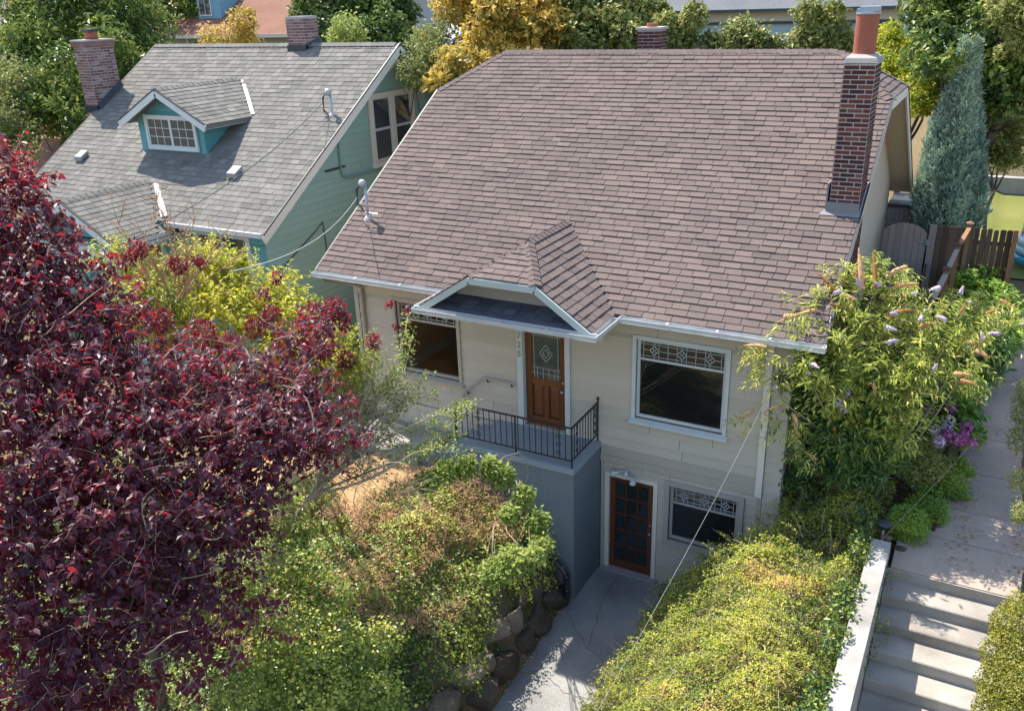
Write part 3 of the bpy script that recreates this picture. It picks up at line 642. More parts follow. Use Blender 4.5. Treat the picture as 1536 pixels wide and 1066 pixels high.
# ridge and hip caps
def caps(a, b, w=.13, step=.14, lift=.02):
    a = np.array(a, float); b = np.array(b, float); L_ = np.linalg.norm(b-a); d = (b-a)/L_; s = np.cross(d, (0, 0, 1)); s /= np.linalg.norm(s); u = np.cross(s, d)
    for i in range(int(L_/step)):
        for sg in (-1, 1):
            side = unitv(s*sg-u*.62 if abs(d[2]) < .2 else s*sg-u*.4); o = a+d*(i*step)+u*lift
            n = np.cross(side, d)*(-1 if np.dot(np.cross(side, d), u) < 0 else 1)
            M = np.eye(4); M[:3, 0] = side*w; M[:3, 1] = d*(step+.02); M[:3, 2] = n*.016; M[:3, 3] = o
            if np.linalg.det(M[:3, :3]) < 0: M[:3, 0] = -side*w; M[:3, 3] = o+side*w
            ms.append(M); ts.append(.42+random.uniform(-.2, .35))
caps((RX0, RY, RZ), (RX1, RY, RZ)); caps((E1, Y1, Z1), (RX1, RY, RZ)); caps((E0, Y1, Z1), (RX0, RY, RZ)); caps((E1, Yb, Z1), (RX1, RY, RZ))
caps((GXM, HYA, GZ), (GXM, GYT, GZ), .11); caps((cxl, GYF, CZ), (GXM, HYA, GZ), .11, .13); caps((cxr, GYF, CZ), (GXM, HYA, GZ), .11, .13)
pieces('shingle', ro, WEDGE, ms, ts, M_SH, 300, 'shingle_field')
# entry gable body under its roof
eg = MB(); th = .09
eg.prism([(GX1, GYF, GE-.01), (GX1, -.5, GE-.01), (GXM, GYT, GZ-.01), (GXM, HYA, GZ-.01), (cxr, GYF, CZ-.01)], (0, 0, -th))
eg.prism([(GX0, GYF, GE-.01), (cxl, GYF, CZ-.01), (GXM, HYA, GZ-.01), (GXM, GYT, GZ-.01), (GX0, -.5, GE-.01)], (0, 0, -th))
eg.prism([(cxl, GYF, CZ-.01), (cxr, GYF, CZ-.01), (GXM, HYA, GZ-.01)], (0, 0, -th)); ego = eg.build('entry_roof', M_PALE, H)
e2 = MB(); e2.prism([(2.95, -1.0, 5.40), (5.5, -1.0, 5.40), (4.92, -1.0, 5.93), (3.56, -1.0, 5.93)], (0, .1, 0)); e2.build('gable_face', M_TRIM, ego)
e3 = MB()
for p, q in (((GX1-.02, GYF-.02, GE-.06), (cxr, GYF-.02, CZ-.07)), ((cxr, GYF-.02, CZ-.07), (cxl, GYF-.02, CZ-.07)), ((cxl, GYF-.02, CZ-.07), (GX0+.02, GYF-.02, GE-.06))): e3.beam(p, q, .03, .11, (0, 0, 1))
e3.build('barge_board', M_PALE, ego)
pent_l = math.hypot(.42, .18)
pd = MB(); pd.prism([(2.68, -1.42, 5.34), (5.75, -1.42, 5.34), (5.45, -1.0, 5.52), (3.0, -1.0, 5.52)], (0, 0, -.05)); pdo = pd.build('pent_roof', M_SHD, H)
a_, b_ = shingle_field((0, -1.42, 5.345), (1, 0, 0), (0, .42/pent_l, .18/pent_l), pent_l, lambda s: (2.7+.3*s/pent_l, 5.73-.3*s/pent_l)); pieces('shingle', pdo, WEDGE, a_, b_, M_SHD, 300, 'shingle_field')
sf = MB(); sf.box(2.62, 5.81, -1.40, -.0, 5.24, 5.29); sf.build('entry_soffit', M_TRIM, H)
sf = MB(); sf.box(E0+.02, 2.6, -.48, 0, 5.25, 5.27); sf.box(5.83, E1-.02, -.48, 0, 5.25, 5.27); sf.build('eave_soffit', M_TRIM, H)
for x in (3.13, 5.41):
    br = MB(); br.prism([(x-.045, 0, 4.62), (x-.045, -.12, 4.72), (x-.045, -.16, 4.88), (x-.045, -.3, 5.0), (x-.045, -.5, 5.05), (x-.045, -.5, 5.23), (x-.045, 0, 5.23)], (.09, 0, 0)); br.build('bracket', M_CREAM, H)
# gutters: open white troughs
def gutter(a, b, out, name='gutter'):
    a = Vector(a); b = Vector(b); out = Vector(out); g = MB(); d = (b-a)
    for p0, p1, w, h, dz in ((0, 0, .02, .10, -.03), (.115, .115, .012, .07, -.025)): g.beam(a+out*p0+Vector((0, 0, dz)), b+out*p0+Vector((0, 0, dz)), w, h)
    g.beam(a+out*.0575+Vector((0, 0, -.075)), b+out*.0575+Vector((0, 0, -.075)), .095, .012)
    for e in (a, b): g.beam(e+out*.01+Vector((0, 0, -.03)), e+out*.11+Vector((0, 0, -.03)), .012, .085)
    n = int(d.length/.8)
    for i in range(1, n): p = a+d*i/n; g.beam(p+Vector((0, 0, .012)), p+out*.115+Vector((0, 0, .012)), .03, .006)
    return g.build(name, M_GUT, H)
gutter((E0-.02, YE-.02, ZE-.02), (2.62, YE-.02, ZE-.02), (0, -1, 0)); gutter((GX1+.13, YE-.02, ZE-.02), (E1+.06, YE-.02, ZE-.02), (0, -1, 0))
gutter((GX0-.08, GYF-.02, GE-.02), (GX1+.13, GYF-.02, GE-.02), (0, -1, 0)); gutter((GX1+.01, GYF, GE-.02), (GX1+.01, YE-.1, GE-.02), (1, 0, 0)); gutter((GX0-.01, GYF, GE-.02), (GX0-.01, YE-.1, GE-.02), (-1, 0, 0))
# barge boards and soffits of the gable ends
for x, ox in ((E1, 0), (E0, -.0)):
    bb = MB(); s = 1 if x > 0 else -1
    for p, q in (((YE, ZE), (Y1, Z1)), ((Yb, Z1), (YB, ZE)), ((Y1, Z1), (Yb, Z1))): bb.beam((x+s*.012, p[0], p[1]-.10), (x+s*.012, q[0], q[1]-.10), .035, .17)
    bb.build('barge_board', M_CREAM, H)
    for p, q in (((YE, ZE), (Y1, Z1)), ((Yb, Z1), (YB, ZE))): bb = MB(); bb.beam((x+s*.03, p[0], p[1]-.0), (x+s*.03, q[0], q[1]-.0), .03, .03); bb.build('drip_edge', M_FLASH, H)
sof = MB()
for p, q in (((YE, ZE), (Y1, Z1)), ((Yb, Z1), (YB, ZE))): sof.add([(XR, p[0], p[1]-.145), (E1, p[0], p[1]-.145), (E1, q[0], q[1]-.145), (XR, q[0], q[1]-.145)], [(0, 1, 2, 3)])
sof.build('soffit', M_SIDW, H)
# downspouts
dsp = MB(); dsp.tube([(-.3, -.56, 5.3), (-.3, -.5, 5.18), (.0, -.2, 5.12), (.24, -.07, 5.02), (.24, -.06, 4.8), (.24, -.06, 2.2)], .035, 6); dsp.build('downspout', mat('taupe_downspout', [(.25, .2, .16), (.33, .27, .22)], .5), H)
# chimney with individual bricks
CX0, CX1, CY0, CY1, CT = 8.64, 9.10, 1.80, 2.42, 9.12
ch = MB(); ch.box(CX0+.002, CX1-.002, CY0+.002, CY1-.002, 1.5, CT); cho = ch.build('chimney', M_MORT, H)
def brick_stack(par, x0, x1, y0, y1, z0, z1, m, course=.0715, bl=.23, limit=300, hb=.056, th=.011):
    mm = []; tt = []; k = 0; z = z0
    faces = [((x0, y0), (1, 0, 0), (0, -1, 0), x1-x0), ((x1, y0), (0, 1, 0), (1, 0, 0), y1-y0), ((x1, y1), (-1, 0, 0), (0, 1, 0), x1-x0), ((x0, y1), (0, -1, 0), (-1, 0, 0), y1-y0)]
    while z+hb < z1+.001:
        for fi, ((ox, oy), eu, en, L_) in enumerate(faces):
            n = max(1, round(L_/bl)); w = L_/n; off = (.5*w if (k+fi) % 2 else 0); xs = [0]+[off+i*w for i in range(n+1) if 0 < off+i*w < L_-.01]+[L_]
            for a, b in zip(xs, xs[1:]):
                if b-a < .03: continue
                o = np.array([ox, oy, z])+np.array(eu)*(a+.007)-np.array(en)*(.004); t = th*random.uniform(.8, 1.2)
                M = frame(o, eu, (0, 0, 1), en, b-a-.014, hb*random.uniform(.97, 1.02), t)
                if np.linalg.det(M[:3, :3]) < 0: M[:3, 0] *= -1; M[:3, 3] += np.array(eu)*(b-a-.012)
                mm.append(M); tt.append(random.choice((.1, .2, .3, .4, .5, .55, .65, .9)))
        z += course; k += 1
    pieces('brick', par, BRICK, mm, tt, m, limit, 'far_bricks')
brick_stack(cho, CX0, CX1, CY0, CY1, 1.6, 9.12, M_BRICK)
cc = MB(); cc.add([(CX0-.03, CY0-.03, 9.13), (CX1+.03, CY0-.03, 9.13), (CX1+.03, CY1+.03, 9.13), (CX0-.03, CY1+.03, 9.13), (CX0+.0, CY0+.0, 9.2), (CX1-.0, CY0+.0, 9.2), (CX1-.0, CY1-.0, 9.2), (CX0+.0, CY1-.0, 9.2), (CX0+.06, CY0+.1, 9.25), (CX1-.06, CY0+.1, 9.25), (CX1-.06, CY1-.1, 9.25), (CX0+.06, CY1-.1, 9.25)],
                 [(0, 3, 2, 1), (0, 1, 5, 4), (1, 2, 6, 5), (2, 3, 7, 6), (3, 0, 4, 7), (4, 5, 9, 8), (5, 6, 10, 9), (6, 7, 11, 10), (7, 4, 8, 11), (8, 9, 10, 11)]); cc.build('mortar_crown', M_CONC, cho)
fl = MB(); fx, fy = 8.865, 2.1
fl.lathe((fx, fy, 9.22), [(.165, 0), (.17, .60), (.155, .60), (.15, .3)], 24); fl.build('flue', M_TERRA, cho)
fc = MB(); fc.lathe((fx, fy, 9.82), [(.18, 0), (.18, .03), (.12, .035)], 20); fc.box(fx-.12, fx+.16, fy-.12, fy+.12, 9.855, 9.93); fc.box(fx-.16, fx+.02, fy-.10, fy+.1, 9.85, 9.9); fc.build('flue_cap', mat('grey_cap_metal', [(.22, .26, .30), (.4, .45, .5)], .4, metal=.3), cho)
cf = MB(); cf.add([(8.5, 1.69, ZE+(1.69-YE)*SL+.03), (9.14, 1.69, ZE+(1.69-YE)*SL+.03), (9.14, 1.80, ZE+(1.8-YE)*SL+.03), (8.58, 1.80, ZE+(1.8-YE)*SL+.03)], [(0, 1, 2, 3)]); cf.box(8.6, 9.11, 1.765, 1.80, 6.8, 6.98); cf.box(8.585, 8.61, 1.77, 2.45, 6.85, 7.28); cf.build('flashing', mat('grey_lead', [(.13, .13, .135), (.22, .22, .225)], .6), cho)
# small rear chimney rising behind the ridge
rc = MB(); rc.box(3.52, 4.02, 6.3, 6.75, 7.9, 9.46); rco = rc.build('rear_chimney', M_MORT, H)
brick_stack(rco, 3.505, 4.035, 6.285, 6.765, 8.3, 9.47, M_BRICK)
cc = MB(); cc.box(3.48, 4.06, 6.26, 6.79, 9.47, 9.52); cc.build('mortar_crown', M_MORT, rco); cc = MB(); cc.lathe((3.77, 6.52, 9.52), [(.12, 0), (.12, .08)], 14); cc.build('flue', M_TERRA, rco)
# lean-to behind
lt = MB(); lt.box(8.66, 9.5, 10.9, 12.2, 2.8, 4.95); lto = lt.build('lean_to', M_GATE, H)
mm = [frame((8.68+.1*i, 10.895, 2.8), (1, 0, 0), (0, 0, 1), (0, -1, 0), .09, 2.12, .02) for i in range(8)]; pieces('plank', lto, CUBE, mm, [random.random() for _ in mm], M_GATE)
lt = MB(); lt.box(8.66, 9.6, 10.8, 12.3, 4.97, 5.04); lt.build('flat_roof', M_FLASH, lto)

# ------- porch
PX0, PX1, PY = 3.25, 5.41, -1.2
po = MB(); po.box(PX0, PX1-.012, PY+.012, -.002, -.3, 2.60); poo = po.build('porch', M_PORCH, H)
p = MB(); p.box(PX0-.02, PX1+.006, PY-.008, -.001, 2.60, 2.66); p.box(PX0, PX1, PY, PY+.2, 2.66, 2.70); p.box(PX1-.2, PX1, PY+.2, -.001, 2.66, 2.70); p.build('coping', M_PORCHF, poo, bevel=.008)
p = MB(); p.box(PX0, PX1-.2, PY+.2, -.001, 2.655, 2.69); p.build('porch_floor', M_PORCHF, poo)
p = MB(); p.box(2.2, 3.24, PY+.012, PY+.2, 1.5, 2.3); p.build('cheek_wall', M_PORCH, poo)
for i in range(4): p = MB(); p.box(PX0-.3*(i+1)-.02, PX0-.3*i-.022, PY+.2, -.01, 1.7, 2.69-.17*(i+1)); p.build('step', M_PORCHF, poo)
# hairline cracks in the paint: filled seams standing a millimetre proud
for path in ([(4.62, 2.6), (4.60, 2.45), (4.63, 2.3), (4.61, 2.16)], [(4.82, 2.6), (4.80, 2.4), (4.84, 2.2), (4.83, 1.95), (4.90, 1.8), (4.86, 1.6)], [(4.32, 2.55), (4.33, 2.4)]):
    c = MB(); c.tube([(x, PY+.0105, z) for x, z in path], .0035, 4); c.build('crack', M_WALLC, poo)
p = MB(); p.tube([(4.0, PY+.008, 1.98), (4.7, PY+.008, 1.97), (5.39, PY+.008, 1.95)], .008, 4); p.build('pour_line', M_PORCH, poo)
# iron railing
RZ0, RZ1 = 2.84, 3.47
rl = MB(); rl.beam((3.0, PY+.06, RZ1), (5.36, PY+.06, RZ1), .04, .018); rl.beam((5.345, PY+.06, RZ1), (5.345, -.02, RZ1), .04, .018); rl.beam((3.0, PY+.06, RZ0), (5.36, PY+.06, RZ0), .025, .014); rl.beam((5.345, PY+.06, RZ0), (5.345, -.02, RZ0), .025, .014)
rlo = rl.build('porch_railing', M_IRON, H)
def scroll(ax, s, z, c, flip):
    pts = []
    for j in range(26):
        a = j/25*math.pi*3.1; r = .05*(1-j/25*.78); uu = c+flip*(r*math.cos(a)-.0); zz = z+r*math.sin(a)*1.25
        pts.append((uu, s, zz) if ax == 'x' else (s, uu, zz))
    return pts
def rail_run(ax, s, a, b, scroll_at, skip=()):
    n = round((b-a)/.116); 
    for i in range(n+1):
        u = a+(b-a)*i/n; q = MB(); P0, P1 = ((u, s, RZ0), (u, s, RZ1)) if ax == 'x' else ((s, u, RZ0), (s, u, RZ1))
        q.beam(P0, P1, .013, .013, (0, 1, 0)); q.build('baluster', M_IRON, rlo)
    for c in scroll_at:
        for kk, z in enumerate((RZ0+.1, RZ0+.26, RZ0+.42, RZ1-.09)): q = MB(); q.tube(scroll(ax, s, z, c, 1 if kk % 2 else -1), .006, 5); q.build('scroll', M_IRON, rlo)
rail_run('x', PY+.06, 3.03, 5.23, (3.49, 5.09)); rail_run('y', 5.345, PY+.17, -.1, (PY+.28, -.16))
for P in ((5.345, PY+.06), (5.345, -.03), (4.25, PY+.06), (3.0, PY+.06)):
    q = MB(); hh = .05 if P[1] > -.1 else .0
    q.beam((*P, 2.70), (*P, RZ1+hh+.01), .024, .024, (0, 1, 0))
    if hh: q.lathe((*P, RZ1+.06), [(.012, 0), (.03, .015), (.03, .03), (.01, .05), (.0, .07)], 8)
    q.build('post', M_IRON, rlo)
hr = MB(); hr.tube([(3.66, -.09, 3.55), (3.01, -.09, 3.55), (2.53, -.09, 3.14), (2.52, -.09, 2.9)], .022, 8); hro = hr.build('handrail', M_FRAMEG, H)
for x, z in ((3.6, 3.52), (3.08, 3.52), (2.62, 3.18)): q = MB(); q.tube([(x, -.085, z), (x, -.06, z-.06), (x, -.01, z-.06)], .012, 6); q.build('bracket', M_IRON, hro)
# black drain pipe at the porch foot
q = MB(); q.tube([(4.72, -1.32, 1.10), (4.95, -1.32, .92), (5.2, -1.34, .74), (5.30, -1.36, .66), (5.33, -1.37, .55), (5.335, -1.37, .05), (5.30, -1.44, -.0)], .05, 10); q.tube([(5.33, -1.37, .62), (5.33, -1.37, .56)], .062, 10); q.tube([(5.335, -1.37, .32), (5.335, -1.37, .27)], .058, 10)
tag(q.build('drain_pipe', M_PIPE, None, True), 'black plastic drain pipe running down the foot of the blue-grey porch', 'pipe')

# ------- electric service mast on the main roof
def mast(label, x, y, z, h, toward):
    t = thing('service_mast', label, 'mast', (x, y, z))
    q = MB(); q.tube([(x, y, z-.25), (x, y, z+h)], .028, 10); q.build('pipe', M_STEEL, t, True)
    q = MB(); q.lathe((x, y, z-.02), [(.10, -.02), (.08, .03), (.035, .09)], 12); q.add([(x-.16, y-.18, z-.115), (x+.16, y-.18, z-.115), (x+.16, y+.16, z+.12), (x-.16, y+.16, z+.12)], [(0, 1, 2, 3)]); q.build('roof_boot', M_WFLASH, t)
    q = MB(); q.lathe((x-.02, y-.02, z+h-.03), [(.035, -.02), (.07, .0), (.085, .05), (.07, .1), (.03, .13), (0, .135)], 12, axis=(-.35, -.3, 1)); q.build('weatherhead', M_STEEL, t, True)
    q = MB()
    for k in range(3):
        a = .25*k; q.tube([(x-.05, y-.06, z+h+.03), (x-.12-.02*k, y-.1, z+h-.1), (x-.13-.03*k, y-.12+.03*k, z+h-.35-.05*k), (x-.02, y-.1, z+h-.48-.02*k), (x-.14+.02*k, y-.16, z+h-.36)], .008, 5)
    q.build('drip_loops', M_CABLE, t)
    return t
mast('grey service mast with weatherhead on the brown roof', -.08, .76, 6.17, .70, None)
mast('grey service mast with weatherhead near the edge of the grey roof', -2.75, 3.15, 7.83, .5, None)
def cable(name, label, pts, r, m):
    q = MB(); q.tube(pts, r, 5, .5); return tag(q.build(name, m, None, True), label, 'cable')
def sagged(a, b, sag, n=24): return [tuple(np.array(a)+(np.array(b)-np.array(a))*i/n-np.array([0, 0, sag*4*(i/n)*(1-i/n)])) for i in range(n+1)]
cable('service_cable', 'pale cable hanging from the mast of the brown roof past the teal wall', sagged((-.2, .62, 6.62), (4.86, -7.50, 7.97), .25), .008, M_CABLEW)
cable('service_cable', 'dark cable crossing the grey shingle roof down from its mast', sagged((-2.9, 3.0, 8.1), (0.24, -6.50, 7.03), .35), .009, M_CABLE)
cable('overhead_wire', 'thin pale wire crossing the greige wall beside the basement window', sagged((8.42, -.07, 4.55), (8.73, -8.00, 4.71), .12), .0022, M_CABLEW)
cable('overhead_wire', 'thin dark wire crossing the side path and the top of the concrete wall', sagged((12.16, 1.00, 5.30), (9.64, -8.00, 5.13), .1), .0024, M_CABLE)
# ------------------------------------------------ teal neighbour house
N = thing('house', 'teal house with grey shingle roof, gabled dormer and two brick chimneys', 'house', (-6.6, 5.3, 2))
NX0, NX1, NYE, NZE, NS, NYR = -10.88, -2.3, .02, 5.83, .645, 5.35; NZR = NZE+NS*(NYR-NYE); NYB = 2*NYR-NYE
def nz(y): return NZE+NS*(y-NYE) if y < NYR else NZR-NS*(y-NYR)
q = MB(); q.box(-10.5, -2.71, .42, 10.2, 1.8, 5.75); nb = q.build('body', M_AQUA, N)
q = MB(); q.prism([(-2.9, .42, 1.8), (-2.9, .42, nz(.42)-.16), (-2.9, NYR, NZR-.16), (-2.9, 10.2, nz(10.2)-.16), (-2.9, 10.2, 1.8)], (.2, 0, 0)); ng = q.build('gable_wall', M_TEAL, N)
def rgn(z):
    lo = max(.42, NYE+(z+.14-NZE)/NS); return lo, 2*NYR-lo
GW = (4.50, 6.20, 6.53, 8.06)
siding(ng, (-2.7, 0, 0), (0, 1, 0), (0, 0, 1), (1, 0, 0), rgn, 2.2, 9.0, .165, [(GW[0]-.1, GW[1]+.1, GW[2]-.1, GW[3]+.1)], M_TEAL, (2.4, 3.6), .014)
siding(nb, (0, .42, 0), (1, 0, 0), (0, 0, 1), (0, -1, 0), lambda z: (-10.5, -2.7), 3.6, 5.7, .165, [(-4.75, -3.2, 3.8, 5.55), (-7.9, -5.0, 2, 5.4)], M_AQUA, (1.5, 2.6), .013)
q = MB(); q.prism([(-10.5, .42, 1.8), (-10.5, .42, nz(.42)-.16), (-10.5, NYR, NZR-.16), (-10.5, 10.2, nz(10.2)-.16), (-10.5, 10.2, 1.8)], (.2, 0, 0)); q.build('gable_wall', M_TEAL, N)
# double sash window in the gable
q = MB(); x = -2.68; a, b, z0, z1 = GW
q.box(x, x+.05, a-.1, a+.04, z0-.02, z1+.1); q.box(x, x+.05, b-.04, b+.1, z0-.02, z1+.1); q.box(x, x+.05, (a+b)/2-.08, (a+b)/2+.08, z0-.02, z1+.0); q.box(x, x+.05, a+.04, b-.04, z1, z1+.1); q.box(x, x+.07, a-.12, b+.12, z0-.14, z0-.02)
gw = q.build('window', M_CREAM, N); 
for c0, c1 in ((a+.04, (a+b)/2-.08), ((a+b)/2+.08, b-.04)):
    zm = (z0+z1)/2
    q = MB(); q.box(x, x+.03, c0, c0+.05, z0, z1); q.box(x, x+.03, c1-.05, c1, z0, z1); q.box(x, x+.03, c0+.05, c1-.05, z1-.05, z1); q.box(x, x+.03, c0+.05, c1-.05, z0-.02, z0+.05); q.box(x, x+.035, c0+.05, c1-.05, zm-.03, zm+.03); q.build('sash', M_WHITE, gw)
    for p0, p1 in ((z0+.05, zm-.03), (zm+.03, z1-.05)): q = MB(); q.box(x-.02, x+.012, c0+.05, c1-.05, p0, p1); q.build('pane', M_GLASS3, gw)
q = MB(); q.tube([(-2.66, 3.16, 7.4), (-2.66, 3.14, 6.55), (-2.66, 3.2, 6.42), (-2.66, 3.36, 6.36), (-2.66, 5.6, 6.33)], .032, 8); q.build('conduit', mat('painted_conduit', [(.14, .27, .25), (.2, .35, .32)], .5), N)
q = MB(); q.tube([(-2.665, .6, 4.72), (-2.665, 2.0, 5.35), (-2.665, 2.3, 5.52), (-2.665, 2.33, 5.0), (-2.665, 2.34, 4.2)], .012, 5); q.build('cable_shadow_tube', M_CABLE, N)  # added dark tube drawing the faint cable and mast shadow on the wall
q = MB(); q.box(-2.68, -2.64, 2.6, 3.3, 6.62, 6.66); q.build('wall_bracket', M_FLASH, N)
# front windows (mostly behind foliage)
q = MB(); q.box(-4.85, -4.72, .37, .42, 3.7, 5.62); q.box(-3.25, -3.12, .37, .42, 3.7, 5.62); q.box(-4.72, -3.25, .37, .42, 5.5, 5.62); q.box(-4.72, -3.25, .37, .42, 3.7, 3.8); q.box(-4.02, -3.95, .38, .42, 3.8, 5.5); fw = q.build('window', M_PALE, N)
for c0, c1 in ((-4.72, -4.02), (-3.95, -3.25)): q = MB(); q.box(c0, c1, .395, .41, 3.8, 5.5); q.build('pane', M_GLASS, fw)
q = MB(); q.box(-6.9, -6.0, .36, .42, 2.4, 5.1); q.build('front_door', M_DOOR, N)
q = MB(); q.box(-7.0, -6.9, .35, .42, 2.4, 5.2); q.box(-6.0, -5.9, .35, .42, 2.4, 5.2); q.box(-6.9, -6.0, .35, .42, 5.1, 5.2); q.build('door_casing', M_PALE, N)
for c in (-8.05, -5.45): q = MB(); q.box(c-.1, c+.1, -1.3, -1.1, 2.0, 5.5); q.build('porch_post', M_PALE, N)
q = MB(); q.box(-8.3, -5.2, -1.4, .4, 5.42, 5.5); q.box(-8.2, -5.3, -1.32, -1.12, 5.2, 5.42); q.build('porch_beam', M_PALE, N)
# roof
q = MB()
q.prism([(NX0, NYE, NZE-.004), (NX1, NYE, NZE-.004), (NX1, NYR, NZR-.004), (NX0, NYR, NZR-.004)], (0, 0, -.14)); q.prism([(NX0, NYB, NZE-.004), (NX0, NYR, NZR-.004), (NX1, NYR, NZR-.004), (NX1, NYB, NZE-.004)], (0, 0, -.14))
nr = q.build('roof', M_SHG, N)
nc, ns_ = 1/math.hypot(1, NS), NS/math.hypot(1, NS); nl = (NYR-NYE)/nc
DX0, DX1, DXM, DYF, DEZ, DRZ = -8.06, -5.13, -6.6, 1.5, 7.75, 8.51; DYV = NYE+(DEZ-NZE)/NS; DYT = NYE+(DRZ-NZE)/NS
PX_0, PX_1, PXM, PYF, PEZ, PRZ = -8.25, -5.23, -6.74, -1.4, 5.64, 6.47; PYT = NYE+(PRZ-NZE)/NS
def nholes(s):
    y = NYE+s*nc; h = []
    if 1.8 < y < DYV: h.append((-7.85, -5.6))
    if DYV <= y < DYT: f = (y-DYV)/(DYT-DYV); h.append((DX0+(DXM-DX0)*f, DX1+(DXM-DX1)*f))
    if y < PYT: f = (y-NYE)/(PYT-NYE); h.append((PX_0+.2+(PXM-PX_0-.2)*f, PX_1-.2+(PXM-PX_1+.2)*f))
    if 2.98 < y < 3.85: h.append((-11.3, -10.8))
    if y > 5.1: h.append((-5.66, -5.05))
    return h
ms, ts = shingle_field((0, NYE, NZE), (1, 0, 0), (0, nc, ns_), nl, lambda s: (NX0-.01, NX1+.01), .158, .235, .012, nholes, .5, .5)
def slopes(X0, X1, XM, YF, EZ, RZ_):
    for Xe in (X0, X1):
        l = math.hypot(XM-Xe, RZ_-EZ)
        a_, b_ = shingle_field((Xe, 0, EZ), (0, 1, 0), ((XM-Xe)/l, 0, (RZ_-EZ)/l), l, lambda s: (YF, NYE+(EZ+(RZ_-EZ)*s/l-NZE)/NS), .158, .235, .012); ms.extend(a_); ts.extend(b_)
slopes(DX0, DX1, DXM, DYF, DEZ, DRZ); slopes(PX_0, PX_1, PXM, PYF, PEZ, PRZ)
caps((NX0, NYR, NZR), (NX1, NYR, NZR), .15, .17, .03); caps((DXM, DYF, DRZ), (DXM, DYT, DRZ), .12, .16, .02); caps((PXM, PYF, PRZ), (PXM, PYT, PRZ), .12, .16, .02)
a_, b_ = shingle_field((0, NYB, NZE), (1, 0, 0), (0, -nc, ns_), nl, lambda s: (NX0, NX1), .158, .5, .012); ms += a_; ts += b_
pieces('shingle', nr, WEDGE, ms, ts, M_SHG, 300, 'shingle_field')
for x in (NX1, NX0):
    s = 1 if x == NX1 else -1; q = MB()
    for p, r2 in (((NYE-.04, NZE-.03), (NYR, NZR)), ((NYR, NZR), (NYB, NZE))): q.beam((x+s*.015, p[0], p[1]-.12), (x+s*.015, r2[0], r2[1]-.12), .04, .2)
    q.build('barge_board', M_CREAM, N)
    for p, r2 in (((NYE-.04, NZE-.03), (NYR, NZR)), ((NYR, NZR), (NYB, NZE))): q = MB(); q.beam((x+s*.03, p[0], p[1]+.0), (x+s*.03, r2[0], r2[1]+.0), .03, .035); q.build('drip_edge', M_FLASH, N)
for y, z in ((1.0, 6.15), (NYR, NZR-.42)):
    q = MB(); q.prism([(-2.7, y-.05, z-.25), (-2.35, y-.05, z-.02), (-2.35, y-.05, z+.07), (-2.7, y-.05, z+.07)], (0, .1, 0)); q.build('bracket', M_CREAM, N)
for a_, b_ in ((-5.2, NX1), (NX0, -8.3)): q = MB(); q.beam((a_, NYE-.05, NZE-.05), (b_, NYE-.05, NZE-.05), .1, .1); q.build('gutter', M_GUT, N)
q = MB(); q.add([(PXM-.02, PYT+.08, PRZ+.055), (PXM+.1, PYT+.1, PRZ+.06), (PX_1-.02, .1, PEZ+.30), (PX_1-.2, .06, PEZ+.26)], [(0, 3, 2, 1)]); q.build('valley_flashing', M_WFLASH, nr)
# dormer
q = MB(); q.prism([(-7.85, 1.85, 6.9), (-5.6, 1.85, 6.9), (-5.6, 1.85, 7.95), (-6.6, 1.85, 8.42), (-7.85, 1.85, 7.85)], (0, .14, 0)); dm = q.build('dormer', M_AQUA, N)
q = MB()
for x in (-7.85, -5.7): q.prism([(x, 1.99, nz(1.99)-.1), (x, 1.99, 7.8), (x, 3.1, 7.8)], (.1, 0, 0))
q.build('cheek', M_AQUA, dm)
siding(dm, (0, 1.85, 0), (1, 0, 0), (0, 0, 1), (0, -1, 0), lambda z: (-7.85+max(0, z-7.85)*1.9, -5.6-max(0, z-7.85)*1.9), 7.0, 8.35, .16, [(-7.62, -5.75, 0, 7.93)], M_AQUA, (.9, 1.4), .012)
siding(dm, (-5.6, 0, 0), (0, 1, 0), (0, 0, 1), (1, 0, 0), lambda z: (1.85, NYE+(z-NZE)/NS), 7.02, 7.8, .16, [], M_AQUA, (.9, 1.4), .012)
q = MB(); DYb = lambda z: NYE+(z-NZE)/NS
q.prism([(DX1, DYF, DEZ-.012), (DX1, DYV, DEZ-.012), (DXM, DYT, DRZ-.012), (DXM, DYF, DRZ-.012)], (0, 0, -.09)); q.prism([(DX0, DYF, DEZ-.012), (DXM, DYF, DRZ-.012), (DXM, DYT, DRZ-.012), (DX0, DYV, DEZ-.012)], (0, 0, -.09)); q.build('dormer_roof', M_SHG, dm)
q = MB(); q.beam((DX0, DYF-.02, DEZ-.09), (DXM, DYF-.02, DRZ-.09), .035, .16); q.beam((DXM, DYF-.02, DRZ-.09), (DX1, DYF-.02, DEZ-.09), .035, .16); q.beam((DX1-.03, DYF, DEZ-.07), (DX1-.03, DYV, DEZ-.07), .03, .09); q.build('barge_board', M_WHITE, dm)
q = MB(); q.beam((DX0-.01, DYF-.03, DEZ+.0), (DXM, DYF-.03, DRZ+.0), .03, .03); q.beam((DXM, DYF-.03, DRZ), (DX1+.01, DYF-.03, DEZ), .03, .03); q.build('drip_edge', M_FLASH, dm)
q = MB(); q.add([(DXM+.03, DYT+.03, DRZ+.03), (DXM+.14, DYT+.04, DRZ+.03), (DX1+.07, DYV+.02, DEZ+.055), (DX1-.05, DYV+.02, DEZ+.055)], [(0, 3, 2, 1)]); q.build('valley_flashing', M_WFLASH, dm)
